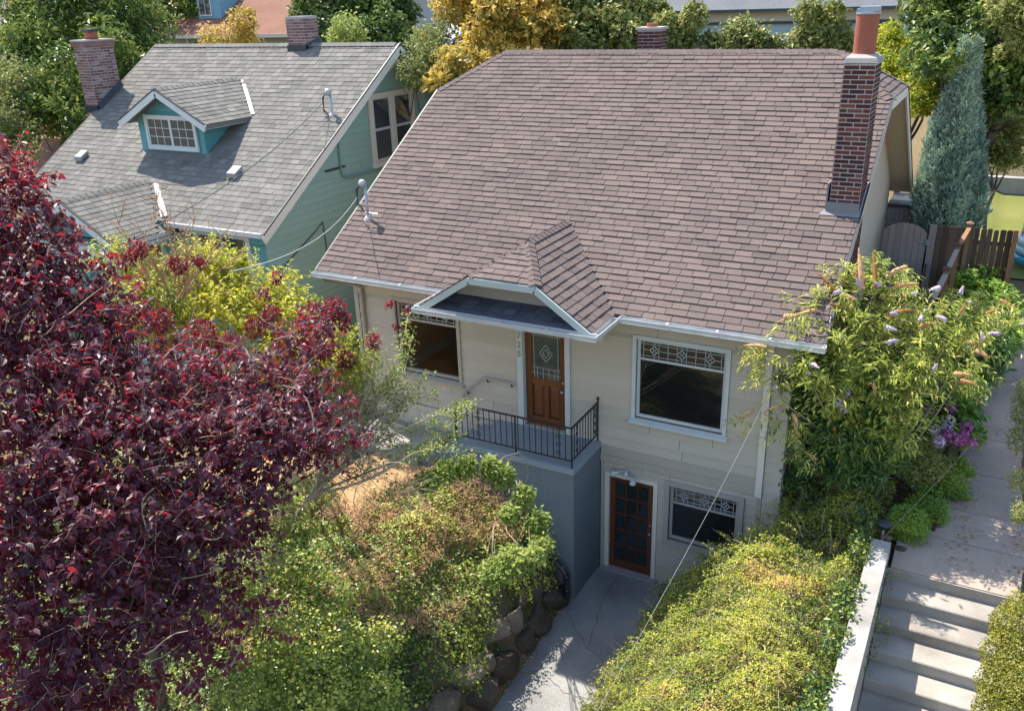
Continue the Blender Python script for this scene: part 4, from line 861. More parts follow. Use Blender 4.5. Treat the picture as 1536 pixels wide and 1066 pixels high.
def grid_window(x0, x1, z0, z1, y, par, m, nx_=3, nz_=3, halves=2, fr=.07):
    q = MB(); q.box(x0-fr, x0, y-.05, y, z0-fr, z1+fr); q.box(x1, x1+fr, y-.05, y, z0-fr, z1+fr); q.box(x0, x1, y-.05, y, z1, z1+fr); q.box(x0-fr*.6, x1+fr*.6, y-.06, y, z0-fr, z0); f = q.build('window', m, par)
    hw = (x1-x0)/halves
    for h in range(halves):
        a, b = x0+hw*h, x0+hw*(h+1); q = MB(); t = .035
        q.box(a, a+t, y-.035, y-.005, z0, z1); q.box(b-t, b, y-.035, y-.005, z0, z1); q.box(a+t, b-t, y-.035, y-.005, z0, z0+t); q.box(a+t, b-t, y-.035, y-.005, z1-t, z1)
        for i in range(1, nx_): xx = a+t+(b-a-2*t)*i/nx_; q.box(xx-.008, xx+.008, y-.03, y-.01, z0+t, z1-t)
        for i in range(1, nz_): zz = z0+t+(z1-z0-2*t)*i/nz_; q.box(a+t, b-t, y-.031, y-.012, zz-.008, zz+.008)
        q.build('sash', m, f); q = MB(); q.box(a+t, b-t, y-.018, y-.012, z0+t, z1-t); q.build('pane', M_GLASS3, f)
grid_window(-7.48, -5.88, 7.12, 7.80, 1.835, dm, M_WHITE)
# entry gable
q = MB(); q.prism([(PX_1, PYF, PEZ-.012), (PX_1, .2, PEZ-.012), (PXM, PYT, PRZ-.012), (PXM, PYF, PRZ-.012)], (0, 0, -.09)); q.prism([(PX_0, PYF, PEZ-.012), (PXM, PYF, PRZ-.012), (PXM, PYT, PRZ-.012), (PX_0, .2, PEZ-.012)], (0, 0, -.09)); pr = q.build('entry_roof', M_SHG, N)
q = MB(); q.prism([(-7.95, -1.05, 5.6), (-5.55, -1.05, 5.6), (PXM, -1.05, 6.3)], (0, .1, 0)); q.build('gable_face', M_AQUA, pr)
q = MB(); q.beam((PX_0, PYF-.02, PEZ-.10), (PXM, PYF-.02, PRZ-.10), .035, .18); q.beam((PXM, PYF-.02, PRZ-.10), (PX_1, PYF-.02, PEZ-.10), .035, .18); q.beam((PX_1, PYF, PEZ-.07), (PX_1, .1, PEZ-.07), .05, .1); q.build('barge_board', M_WHITE, pr)
q = MB(); q.beam((PX_0, PYF-.03, PEZ), (PXM, PYF-.03, PRZ), .03, .03); q.beam((PXM, PYF-.03, PRZ), (PX_1, PYF-.03, PEZ), .03, .03); q.build('drip_edge', M_FLASH, pr)
# chimneys
def chimney(x0, x1, y0, y1, zb, zt, lab, m, limit, flue=True, crown_=True):
    q = MB(); q.box(x0+.002, x1-.002, y0+.002, y1-.002, zb, zt); c = q.build('chimney', M_MORT, N); tag(c, lab)
    brick_stack(c, x0, x1, y0, y1, zb+.0, zt-.0, m, .0715, .22, limit)
    if crown_:
        q = MB(); q.box(x0-.04, x1+.04, y0-.04, y1+.04, zt-.13, zt+.0); q.build('corbel', m, c); q = MB(); q.box(x0-.05, x1+.05, y0-.05, y1+.05, zt+.001, zt+.04); q.build('mortar_crown', M_MORT, c)
    q = MB(); yb_ = nz(y0); q.box(x0-.025, x1+.03, y0-.03, y0-.0, yb_-.05, yb_+.12)
    q.add([(x1+.02, y0, nz(y0)-.02), (x1+.02, y1, nz(min(y1, NYR))-.02), (x1+.02, y1, nz(min(y1, NYR))+.16), (x1+.02, y0, nz(y0)+.16), (x1+.14, y0, nz(y0)+.02), (x1+.14, y1, nz(min(y1, NYR))+.02)], [(0, 1, 2, 3), (3, 2, 5, 4)]); q.build('flashing', M_FLASH, c)
    if flue: q = MB(); q.lathe(((x0+x1)/2, (y0+y1)/2, zt+.03), [(.17, 0), (.17, .2), (.15, .2)], 4 if False else 18); q.build('flue', M_TERRA, c, True); q = MB(); q.box((x0+x1)/2-.17, (x0+x1)/2+.17, (y0+y1)/2-.17, (y0+y1)/2+.17, zt+.24, zt+.30); q.build('flue_cap', M_FLASH, c)
    return c
chimney(-11.28, -10.8, 2.98, 3.85, 5.2, 9.5, 'weathered brick chimney on the left gable with a terracotta flue', M_BRICKP, 300)
chimney(-5.66, -5.08, 5.15, 5.7, 8.9, 9.95, 'short brick chimney astride the ridge', M_BRICKP, 200, False, False)
M_STEEL2 = mat('vent_grey', [(.2, .19, .18), (.3, .29, .27)], .6)
# box vents
for x, y in ((-9.72, 1.42), (-4.25, 1.32)):
    z = nz(y); q = MB(); q.add([(x-.13, y-.13, z-.03), (x+.15, y-.13, z-.03), (x+.15, y+.13, z+.12), (x-.13, y+.13, z+.12), (x-.13, y-.13, z+.08), (x+.15, y-.13, z+.08), (x+.15, y+.13, z+.22), (x-.13, y+.13, z+.22)], [(0, 3, 2, 1), (4, 5, 6, 7), (0, 1, 5, 4), (1, 2, 6, 5), (2, 3, 7, 6), (3, 0, 4, 7)]); q.build('roof_vent', M_STEEL2, nr, bevel=.01)

# ------------------------------------------------ fence, gate, rail, juniper court
def board_run(par, xa, xb, y, z0, z1, w, m, arch=None, dog=True, gaps=()):
    n = round((xb-xa)/w)
    for i in range(n):
        a = xa+(xb-xa)*i/n+.004; b = xa+(xb-xa)*(i+1)/n-.004
        if i in gaps: b -= .02
        zt = z1 if arch is None else arch((a+b)/2); zt += random.uniform(-.012, .012); q = MB(); c = .025
        za = arch(a) if arch else zt; zb2 = arch(b) if arch else zt; yy = y+random.uniform(-.004, .004)
        top = [(a, yy, za-(c if dog else 0)), (a+c, yy, za)] + [(b-c, yy, zb2), (b, yy, zb2-(c if dog else 0))] if dog else [(a, yy, za), ((a+b)/2, yy, arch((a+b)/2)), (b, yy, zb2)]
        q.prism([(a, yy, z0)]+top+[(b, yy, z0)], (0, .018, 0), random.random()); q.build('plank', m, par)
fn = thing('board_fence', 'dark brown board fence between the gate and the yard', 'fence', (10.8, 9, 3))
board_run(fn, 9.98, 11.52, 9.0, 3.1, 5.03, .125, M_FENCE, gaps=(6, 8, 9))
q = MB(); q.beam((9.98, 9.04, 3.5), (11.52, 9.04, 3.5), .04, .09); q.beam((9.98, 9.04, 4.7), (11.52, 9.04, 4.7), .04, .09); q.build('fence_rail', M_FENCE, fn)
q = MB(); q.box(11.52, 11.62, 8.95, 9.05, 3.0, 5.06); q.build('post', M_POSTW, fn)
gt = thing('garden_gate', 'arched grey-brown board gate between the house and the fence', 'gate', (9.4, 9, 3))
board_run(gt, 8.82, 9.78, 9.0, 2.95, 5.0, .137, M_GATE, arch=lambda x: 4.66+.36*math.sqrt(max(0, 1-((x-9.30)/.52)**2)), dog=False)
q = MB(); q.box(9.82, 9.97, 8.96, 9.05, 2.9, 5.02); q.build('gate_post', M_GATE, gt)
q = MB(); q.box(9.62, 9.80, 8.97, 8.99, 4.58, 4.63); q.box(9.78, 9.86, 8.95, 8.97, 4.54, 4.68); q.build('latch', M_STEEL, gt)
q = MB(); q.tube([(9.86, 8.95, 4.1), (9.86, 8.90, 4.07), (9.86, 8.90, 3.83), (9.86, 8.95, 3.8)], .014, 6); q.build('handle', M_IRON, gt)
rf = thing('trellis_rail', 'tall wooden rail on capped posts running from the fence through the butterfly bush', 'trellis', (10.4, 5, 2))
pp = [(10.63, 9.0), (10.50, 7.0), (10.42, 5.1), (10.31, 3.0), (10.14, 1.15)]
for i, (x, y) in enumerate(pp):
    zt = 5.10 if i < 4 else 4.5
    q = MB(); q.box(x-.045, x+.045, y-.045, y+.045, 2.3+.08*y, zt); q.build('post', M_POSTW, rf)
    q = MB(); q.box(x-.075, x+.075, y-.075, y+.075, zt, zt+.04); q.add([(x-.06, y-.06, zt+.04), (x+.06, y-.06, zt+.04), (x+.06, y+.06, zt+.04), (x-.06, y+.06, zt+.04), (x, y, zt+.09)], [(0, 1, 4), (1, 2, 4), (2, 3, 4), (3, 0, 4)]); q.build('post_cap', M_FENCE if i else M_POSTW, rf)
for i in range(4):
    a = pp[i]; b = pp[i+1]; q = MB(); zb_ = 5.03 if i < 3 else 4.44
    q.beam((a[0], a[1]-.05, 5.03), (b[0], b[1]+.05, zb_), .09, .04); q.build('top_rail', M_POSTW if i == 0 else M_GATE, rf)
    q = MB(); q.beam((a[0]+.0, a[1]-.05, 3.9), (b[0], b[1]+.05, zb_-1.2), .035, .09); q.build('lower_rail', M_POSTW, rf)
bw = MB(); bw.box(10.2, 14.5, 18.0, 18.3, 3.2, 4.55); tag(bw.build('retaining_wall', M_WALLC), 'low pale concrete wall across the back of the yard behind the juniper', 'wall')
# inflatable pool
pl = thing('paddling_pool', 'blue and white inflatable paddling pool with coloured dots on the lawn', 'paddling pool', (12.35, 12.6, 3.35))
cx, cy = 12.38, 12.7
def torus(c, R, r, m, z, nm, n=28, k=10, par=None):
    q = MB(); q.tube([(c[0]+R*math.cos(2*math.pi*i/n), c[1]+R*math.sin(2*math.pi*i/n), z) for i in range(n+1)], r, k, caps=False); return q.build(nm, m, par, True)
M_PB = mat('pool_blue', [(.02, .25, .38), (.03, .35, .5)], .25, spec=.5); M_PW = mat('pool_white', [(.6, .68, .7), (.75, .8, .82)], .3, spec=.5)
torus((cx, cy), .6, .13, M_PB, 3.5, 'lower_ring', par=pl); torus((cx, cy), .58, .12, mat('pool_pale', [(.35, .6, .65), (.5, .75, .8)], .3), 3.74, 'middle_ring', par=pl); torus((cx, cy), .56, .11, M_PW, 3.95, 'upper_ring', par=pl)
q = MB(); q.tube([(cx-.5, cy, 3.95), (cx-.45, cy, 4.4), (cx-.2, cy, 4.75), (cx+.1, cy, 4.8), (cx+.4, cy, 4.5)], .11, 12); q.build('arch', M_PW, pl, True)
for i in range(26):
    a = random.uniform(2.2, 4.6); c_ = random.choice([(.6, .08, .06), (.7, .3, .05), (.7, .6, .05), (.1, .35, .1), (.5, .1, .3)]); z = random.choice((3.95, 4.15, 4.35)); R = .66 if z < 4 else .55
    q = MB(); q.lathe((cx+R*math.cos(a), cy+R*math.sin(a), z+random.uniform(-.05, .05)), [(.0, -.035), (.03, -.02), (.038, 0), (.03, .02), (0, .035)], 8); q.build('dot', mat('dot_%d' % int(c_[0]*100+c_[1]*10), [c_, c_], .4), pl, True)

# ------------------------------------------------ far houses
B1 = thing('house', 'house with weathered brown roof and a blue-shingled dormer beyond the grey roof', 'house', (-30, 28, 6))
q = MB(); q.box(-35.5, -25.0, 26.5, 36, 5, 8.7); bb = q.build('wall', mat('olive_wall', [(.2, .2, .13), (.27, .26, .18)], .8), B1)
for x in (-33.2, -31.4, -29.6, -27.6): q = MB(); q.box(x, x+.14, 26.42, 26.5, 6.5, 8.7); q.build('porch_post', M_BEIGE, B1)
for x in (-32.6, -30.2): q = MB(); q.box(x, x+1.0, 26.44, 26.5, 7.0, 8.3); q.build('window', M_GLASS, B1)
q = MB(); q.prism([(-36, 26, 8.75), (-24.6, 26, 8.75), (-27.6, 30, 11.2), (-33, 30, 11.2)], (0, 0, -.2)); q.prism([(-24.6, 26, 8.75), (-24.6, 36, 8.75), (-27.6, 31, 11.2), (-27.6, 30, 11.2)], (0, 0, -.2)); q.prism([(-36, 36, 8.75), (-36, 26, 8.75), (-33, 30, 11.2), (-33, 31, 11.2)], (0, 0, -.2)); q.build('roof', M_BROOF, B1)
q = MB(); q.beam((-36, 25.95, 8.65), (-24.6, 25.95, 8.65), .1, .2); q.build('gutter', M_BEIGE, B1)
q = MB(); q.box(-32.9, -31.0, 27.4, 29.5, 9.6, 11.3); dd = q.build('dormer', mat('blue_shingle_wall', [(.12, .25, .33), (.2, .36, .45)], .8), B1)
q = MB(); q.box(-32.7, -31.7, 27.33, 27.39, 9.75, 10.9); w_ = q.build('window', M_WHITE, dd)
# note: panes inside the frame
q = MB(); q.box(-32.62, -32.24, 27.30, 27.33, 9.83, 10.82); q.box(-32.16, -31.78, 27.30, 27.33, 9.83, 10.82); q.build('pane', M_GLASS3, B1)
B2 = thing('house', 'white walled house with a dark tiled roof at the far left edge', 'house', (-50, 27, 6))
q = MB(); q.box(-60, -44.5, 26.2, 34, 4, 9.3); q.build('wall', mat('white_render', [(.6, .6, .58), (.7, .7, .68)], .8), B2)
q = MB(); q.prism([(-61, 25.8, 9.4), (-43.8, 25.8, 9.4), (-43.8, 30, 12.2), (-61, 30, 12.2)], (0, 0, -.15)); q.build('roof', mat('purplish_tile', [(.09, .07, .08), (.16, .12, .13)], .9, .2, 3), B2)
q = MB(); q.beam((-61, 25.75, 9.32), (-43.8, 25.75, 9.32), .14, .16); q.build('gutter', M_WHITE, B2)
B3 = thing('house', 'steep grey shingled gable wall behind the yellow tree', 'house', (-17, 32, 6))
q = MB(); q.box(-21, -13.6, 30, 38, 5, 7.6); q.prism([(-21.5, 30, 7.6), (-13.4, 30, 7.6), (-17.4, 30, 12.4)], (0, 7, 0)); q.build('wall', M_GREYW, B3)
q = MB(); q.beam((-13.1, 29.8, 7.2), (-17.4, 29.8, 12.55), .3, .25); q.beam((-21.8, 29.8, 7.2), (-17.4, 29.8, 12.55), .3, .25); q.build('barge_board', mat('rust_trim', [(.2, .1, .07), (.3, .16, .11)], .8), B3)
B4 = thing('shed', 'small grey roofed shed with a dark blue side in front of the shingled wall', 'shed', (-12, 22, 5))
q = MB(); q.prism([(-13.6, 22.0, 8.3), (-11.5, 22.0, 8.5), (-11.1, 26, 9.6), (-13.0, 26, 9.5)], (0, 0, -.12)); q.prism([(-11.5, 21.9, 7.7), (-9.2, 21.0, 7.55), (-9.2, 23.5, 8.2), (-11.5, 24, 8.3)], (0, 0, -.12)); q.build('roof', mat('pale_grey_roof', [(.25, .25, .26), (.36, .36, .37)], .9, .2, 2), B4)
q = MB(); q.box(-13.4, -11.6, 22.3, 25.8, 4.5, 8.28); q.build('wall', M_GREYW, B4); q = MB(); q.box(-11.598, -11.3, 22.4, 25.8, 5, 8.6); q.build('side_wall', mat('navy_wall', [(.02, .04, .08), (.03, .06, .1)], .7), B4)
B5 = thing('house', 'long pale blue sided building with a dark shingle roof beyond the ridge', 'building', (0, 33, 6))
q = MB(); q.box(-9, 6.3, 32, 40, 4.5, 8.72); b5 = q.build('wall', M_BLUEW, B5)
for i in range(20): q = MB(); q.box(-9, 6.31, 31.985, 31.999, 4.6+i*.2, 4.6+i*.2+.185, .5) if False else q.box(-9, 6.3, 31.97, 31.998, 4.6+i*.205, 4.6+i*.205+.19, random.random()); q.build('plank', M_BLUEW, b5)
q = MB(); q.box(-9.1, 6.35, 31.85, 31.96, 8.74, 9.22); q.build('frieze', M_BEIGE, B5); q = MB(); q.box(-9.1, 6.36, 31.80, 31.96, 8.62, 8.74); q.build('band', M_BLACKISH, B5)
q = MB(); q.prism([(-9.6, 31.3, 9.3), (6.9, 31.3, 9.3), (6.2, 36, 12), (-9.6, 36, 12)], (0, 0, -.12)); q.build('roof', M_DKROOF, B5); q = MB(); q.beam((-9.6, 31.25, 9.25), (6.9, 31.25, 9.25), .12, .14); q.build('gutter', M_BLACKISH, B5)
q = MB(); q.box(-4.6, -3.9, 31.9, 31.96, 7.9, 8.5); q.build('window', M_GLASS3, B5)
for x in (3.4, 5.2): q = MB(); q.box(x, x+.7, 31.88, 31.96, 7.1, 8.6); f = q.build('window', M_BLACKISH, B5); q = MB(); q.box(x+.07, x+.63, 31.86, 31.88, 7.17, 8.53); q.build('pane', M_GLASS3, f)
B6 = thing('house', 'grey sided house with dark corner posts at the right behind the tall tree', 'house', (9, 34, 6))
q = MB(); q.box(7.6, 16, 35, 42, 4.5, 9.6); b6 = q.build('wall', M_GREYW, B6)
for i in range(20): q = MB(); q.box(7.6, 16, 34.97, 34.998, 5.2+i*.215, 5.2+i*.215+.2, random.random()); q.build('plank', M_GREYW, b6)
q = MB(); q.prism([(7.0, 34.2, 9.7), (16.5, 34.2, 9.7), (16.5, 39, 12.5), (7.0, 39, 12.5)], (0, 0, -.15)); q.build('roof', M_DKROOF, B6); q = MB(); q.box(7.5, 7.65, 34.9, 35.0, 5, 9.6); q.build('corner_post', M_BLACKISH, B6)
B7 = thing('garage', 'small brown roofed outbuilding left of the grey roof', 'shed', (-13, 3, 4))
q = MB(); q.box(-15.5, -12.4, 3.4, 7, 2, 5.6); q.build('wall', M_BEIGE, B7)
q = MB(); q.prism([(-16, 3.0, 5.55), (-12.0, 3.0, 5.55), (-12.6, 4.6, 6.55), (-16, 4.6, 6.55)], (0, 0, -.1)); q.prism([(-16, 6.8, 5.2), (-16, 4.6, 6.55), (-12.6, 4.6, 6.55), (-12.0, 6.8, 5.2)], (0, 0, -.1)); q.build('roof', M_BROOF, B7)

# ------------------------------------------------ foliage materials
M_PLUM = mat('plum_leaf', [(.022, .015, .030), (.055, .030, .05), (.09, .03, .045), (.22, .03, .045)], .46, .12, 3, 20, .12, 0, .42, trans=.31, tcol=(.50, .03, .045))
M_LIME = mat('lime_leaf', [(.08, .13, .015), (.26, .32, .025), (.54, .52, .03), (.78, .66, .06)], .5, .15, 1.2, 20, .12, 0, .35, trans=.45)
M_FRESH = mat('fresh_leaf', [(.06, .10, .02), (.16, .23, .04), (.33, .39, .08), (.50, .52, .16)], .5, .15, 1.2, 20, .12, 0, .35, trans=.35)
M_IVY = mat('ivy_leaf', [(.02, .045, .012), (.09, .15, .02), (.27, .32, .04), (.55, .50, .10)], .4, .2, .9, 20, .15, 0, .45, trans=.25)
M_MOUND = mat('mound_leaf', [(.03, .06, .012), (.10, .155, .018), (.28, .32, .03), (.52, .50, .07), (.50, .28, .11)], .45, .22, .7, 12, .15, 0, .4, trans=.3)
M_DRYL = mat('dry_leaf', [(.20, .10, .05), (.42, .25, .13), (.60, .42, .24)], .8, .2, 2, 20, .15, 0, .15, trans=.2)
M_BOX = mat('box_leaf', [(.03, .08, .01), (.09, .18, .015), (.20, .31, .03), (.34, .42, .05)], .4, .2, 2, 20, .12, 0, .4, trans=.25)
M_HEDGE = mat('yellow_box_leaf', [(.05, .07, .01), (.13, .15, .015), (.24, .23, .025), (.33, .29, .04)], .45, .2, 2, 20, .12, 0, .4, trans=.25)
M_BUD = mat('butterfly_bush_leaf', [(.05, .10, .025), (.20, .28, .05), (.48, .52, .09), (.78, .72, .2)], .5, .2, 1.0, 20, .12, 0, .3, trans=.35)
M_DKG = mat('dark_green_leaf', [(.015, .035, .01), (.04, .09, .02), (.09, .17, .035), (.2, .27, .06)], .35, .2, 1.2, 20, .12, 0, .45, trans=.2)
M_HYD = mat('hydrangea_leaf', [(.03, .08, .015), (.09, .19, .02), (.20, .33, .03), (.42, .48, .07)], .4, .2, 1.5, 20, .1, 0, .4, trans=.3)
M_JUN = mat('blue_juniper_spray', [(.12, .18, .13), (.26, .36, .27), (.42, .53, .39), (.56, .65, .44)], .7, .15, 1.5, 14, .12, 0, .2, trans=.12)
M_TREEG = mat('tree_green_leaf', [(.018, .04, .012), (.05, .10, .02), (.15, .21, .03), (.34, .37, .06)], .45, .2, .6, 10, .12, 0, .4, trans=.25)
M_TREEY = mat('autumn_yellow_leaf', [(.10, .10, .02), (.33, .25, .04), (.60, .40, .06), (.72, .52, .12)], .5, .25, .5, 10, .12, 0, .35, trans=.35)
M_TREEO = mat('olive_leaf', [(.05, .07, .02), (.13, .165, .04), (.28, .30, .07), (.46, .42, .13)], .5, .25, .6, 10, .12, 0, .35, trans=.3)
M_SPIKE = mat('faded_flower_spike', [(.30, .14, .05), (.50, .27, .12), (.66, .42, .24)], .8, .2, 5, 60, .2, .3, .1)
M_LILAC = mat('lilac_bloom', [(.42, .30, .44), (.58, .45, .58), (.72, .6, .68)], .7, .2, 5, 60, .15, .2, .2)
M_PINKF = mat('magenta_bloom', [(.26, .05, .17), (.48, .12, .32), (.62, .32, .48)], .7, .2, 5, 60, .2, .2, .2)
M_WHITEF = mat('cream_bloom', [(.5, .42, .38), (.66, .58, .52)], .7, .2, 5, 60, .15, .2, .2)

def simple_tree(name, label, cat, base, fork, lobes, n, lsize, m, tint=(.2, .9), r0=.16, group=None, aspect=.6, bark=None, up=.35, trunk=True, sub=2, crown_name='crown', shell=.6):
    t = thing(name, label, cat, base, group)
    if trunk: q = MB(); limbs(q, base, fork, lobes, r0, r0*.5, sub=sub); q.build('trunk', bark or M_BARK, t, True)
    if np.mean([l[3] for l in lobes]) > .42:     # clumps of leaves on every lobe, with gaps between
        fine_ = []
        for l in lobes:
            fine_.append((l[0], l[1], l[2], l[3]*.55))
            for _ in range(13):
                dd_ = sph(1)[0]; dd_[2] = abs(dd_[2])*.9-.25+dd_[2]*.3; rr_ = l[3]*RS.uniform(.2, .36); fine_.append((*(np.array(l[:3])+unitv(dd_)*l[3]*RS.uniform(.65, .98)), rr_))
        lobes = fine_
    P, d, idx = lobes_points(lobes, n, shell)
    rl = np.array([l[3] for l in lobes])[idx]; P = P+d*(rl*(.25*noise3(P, .6/max(.3, rl.mean()), 5)+np.where(RS.rand(n) < (.02 if name == 'box_bush' else .3), RS.rand(n)*.55, 0)))[:, None]
    N = unitv(d*.7+np.array([0, 0, up])+sph(n)*.65); D = unitv(np.cross(N, sph(n))+d*.3)
    cl = noise3(P, .55, 9)*.6+noise3(P, 1.4, 19)*.5
    tn = np.clip(tint[0]+(tint[1]-tint[0])*(RS.rand(n)*.55+.25+cl*.35), 0, 1)
    crown(crown_name, t, P, D, N, lsize*RS.uniform(.6, 1.3, n), aspect, tn, m)
    return t

# ------------------------------------------------ the purple plum in front
pt = thing('purple_plum_tree', 'big purple-leaved plum tree with pale twigs filling the left foreground', 'tree', (1.9, -7.3, 1.5))
PL = [(*(1.00, -7.45, 8.45), 0.430), (*(1.33, -7.27, 8.53), 0.361), (*(1.67, -7.42, 8.16), 0.430), (*(1.66, -7.93, 7.92), 0.516), (*(2.09, -7.70, 7.72), 0.430), (*(2.31, -7.42, 7.56), 0.361), (*(2.50, -7.26, 7.27), 0.361),
 (*(2.25, -8.42, 7.42), 0.602), (*(2.53, -8.01, 7.25), 0.516), (*(2.82, -7.70, 7.00), 0.430), (*(2.87, -7.30, 6.92), 0.301), (*(2.86, -8.55, 6.86), 0.559), (*(3.26, -8.22, 6.69), 0.516), (*(3.49, -7.75, 6.58), 0.430), (*(3.39, -7.01, 6.54), 0.301), (*(3.92, -7.35, 6.34), 0.430),
 (*(3.82, -6.65, 6.30), 0.327), (*(4.17, -7.21, 6.09), 0.387), (*(4.25, -6.65, 6.06), 0.344), (*(3.86, -5.63, 6.39), 0.258), (*(3.87, -5.29, 6.44), 0.138), (*(3.89, -5.96, 6.26), 0.189), (*(4.50, -6.19, 5.91), 0.284),
 (*(3.31, -9.04, 6.39), 0.559), (*(3.79, -8.70, 6.31), 0.516), (*(4.02, -8.19, 6.25), 0.473), (*(4.43, -7.79, 6.07), 0.430), (*(4.64, -7.29, 5.95), 0.387), (*(4.78, -6.76, 5.80), 0.310), (*(4.94, -6.42, 5.63), 0.172),
 (*(3.65, -9.39, 5.90), 0.516), (*(4.11, -9.05, 5.87), 0.516), (*(4.45, -8.61, 5.78), 0.430), (*(4.72, -8.15, 5.66), 0.361), (*(4.83, -7.69, 5.62), 0.275), (*(4.74, -8.35, 5.25), 0.310), (*(4.82, -7.90, 5.22), 0.206),
 (*(3.86, -9.68, 5.36), 0.473), (*(4.28, -9.34, 5.38), 0.430), (*(4.60, -8.93, 5.28), 0.387), (*(4.88, -8.56, 4.89), 0.310), (*(5.05, -8.13, 4.56), 0.224), (*(4.07, -9.83, 4.81), 0.430), (*(4.41, -9.49, 4.76), 0.344), (*(4.71, -9.04, 4.72), 0.284), (*(4.99, -8.69, 4.35), 0.189), (*(4.27, -9.88, 4.37), 0.344), (*(4.69, -9.33, 4.23), 0.241), (*(4.29, -6.26, 6.11), 0.215), (*(4.57, -6.91, 5.91), 0.258)]
fork = (2.0, -7.35, 3.0)
q = MB(); limbs(q, (1.9, -7.3, .9), fork, PL, .10, .05, sub=3); q.build('trunk', M_BARK, pt, True)
P, LD, NN, size, ids, st_ = twigs_leaves(PL, 4700, 8, .27, .08, up=.5, droop=.25, spread=.75)
tn = np.clip(.37+.25*noise3(P, .5, 4)+RS.normal(size=len(P))*.2+(RS.rand(len(P)) < .1)*.35, 0, 1)
LD[:, 2] -= .35; crown('crown', pt, P, LD, NN, size, .62, tn, M_PLUM, LEAF6, singles=300)
sel = RS.rand(len(st_[0])) < .55; stems_mesh('twigs', pt, st_[0], st_[1], st_[2]*1.25, .0042, M_TWIG, .25, sel=sel)
q = MB()
for i in range(70):
    l = PL[RS.randint(len(PL))]; a = np.array(l[:3])+sph(1)[0]*l[3]*.6; d = unitv(np.array([RS.normal()*.9, RS.normal()*.9, .35])); b = a+d*RS.uniform(.4, .9)
    q.tube(branch_path(a, b, 5, .16), [.010-.0014*j for j in range(6)], 4)
q.build('bare_branches', M_TWIG, pt)['kind'] = 'stuff'

# a second, half bare plum behind it
p2 = thing('bare_plum_tree', 'half bare plum tree with straw coloured twigs and few red leaves', 'tree', (-1.2, -3.2, 2))
q = MB(); base = (1.26, -5.56, 5.71); fk = (1.20, -5.30, 6.31)
q.tube(branch_path((base[0], base[1], 1.9), base, 4, .03), .05, 6); q.tube(branch_path(base, fk, 3, .05), [.05, .045, .04, .035], 6)
TB = [(0.96, -5.70, 7.66), (1.07, -5.16, 7.87), (1.14, -5.32, 7.63), (1.24, -5.02, 7.67), (1.36, -4.71, 7.68), (1.80, -4.83, 7.21), (2.02, -4.63, 7.12), (1.47, -4.85, 7.37), (1.19, -5.79, 7.12), (1.35, -4.95, 7.48), (1.65, -4.47, 7.39), (1.14, -5.56, 7.42)]
tw = []
for b in TB:
    p = branch_path(fk, b, 6, .10, .02); q.tube(p, [.022*(1-.8*j/6) for j in range(7)], 5)
    for s in range(7):
        a = np.array(p[RS.randint(2, 7)]); e = a+unitv(np.array([RS.normal(), RS.normal()*.6, .9+RS.rand()*.6]))*RS.uniform(.2, .55); pp_ = branch_path(a, e, 3, .12); q.tube(pp_, [.008, .006, .004, .0025], 3); tw.append((a, e))
q.build('trunk', M_TWIGD, p2)
A = np.array([a for a, e in tw]); Bv = np.array([e for a, e in tw]); k = 9
P = np.concatenate([A+(Bv-A)*RS.rand(len(A))[:, None] for _ in range(k)])+sph(len(A)*k)*.02; n = len(P)
crown('crown', p2, P, unitv(sph(n)+np.array([0, 0, -.2])), sph(n), .05*RS.uniform(.5, 1.1, n), .35, RS.rand(n), M_DRYL)
C2 = [(*(1.21, -5.88, 7.24), .12), (*(1.28, -5.73, 7.37), .13), (*(1.62, -5.10, 7.06), .11), (*(1.45, -5.31, 7.06), .13), (*(2.56, -4.84, 6.35), .14), (*(2.46, -5.02, 6.21), .16), (*(2.47, -5.54, 6.11), .2), (*(2.19, -5.75, 6.32), .22), (*(1.85, -6.05, 6.56), .2), (*(2.36, -4.42, 6.73), .09), (*(2.26, -4.62, 6.53), .1), (*(3.38, -3.24, 6.10), .07), (*(3.49, -3.85, 5.75), .12), (*(3.36, -4.31, 5.60), .15), (*(3.47, -2.96, 5.95), .05), (*(3.50, -3.29, 5.77), .06)]
C2 += [(*(2.99, -4.48, 6.22), .24), (*(3.12, -4.19, 6.30), .18), (*(3.16, -4.10, 6.10), .16), (*(2.99, -4.70, 6.08), .22), (*(2.98, -5.04, 6.01), .2), (*(3.31, -4.76, 5.96), .2)]
P, d, idx = lobes_points(C2, 3800, .4); n = len(P); crown('red_leaves', p2, P, unitv(sph(n)+np.array([0, 0, -.5])), unitv(sph(n)*.6+np.array([0, 0, 1])), .075*RS.uniform(.6, 1.2, n), .55, RS.uniform(.3, 1, n), M_PLUM)

# lime shrub between the plum and the teal house
LM = [(*(0.12, -4.88, 6.54), .3), (*(0.59, -4.71, 6.34), .42), (*(0.98, -4.23, 6.35), .42), (*(1.44, -3.99, 6.13), .4), (*(0.62, -4.22, 6.62), .3), (*(0.95, -3.89, 6.51), .25), (*(1.09, -5.47, 6.25), .45), (*(1.48, -4.79, 5.98), .45), (*(1.87, -4.15, 5.82), .4), (*(1.81, -3.55, 5.93), .2), (*(2.56, -4.26, 5.44), .4), (*(2.69, -3.81, 5.51), .3), (*(0.87, -5.70, 6.39), .35), (*(2.64, -4.78, 5.45), .35), (*(0.09, -5.44, 6.95), .16), (*(-0.05, -4.95, 6.90), .12), (*(3.15, -4.10, 5.27), .3), (*(1.53, -3.40, 6.23), .14)]
ls = thing('lime_shrub', 'tall yellow-green shrub in front of the teal house', 'shrub', (-1.0, -2.0, 2)); q = MB(); limbs(q, (-1.0, -2.0, 2), (-1.0, -2.0, 3.2), LM, .05, .03, sub=2); q.build('stems', M_TWIG, ls, True)
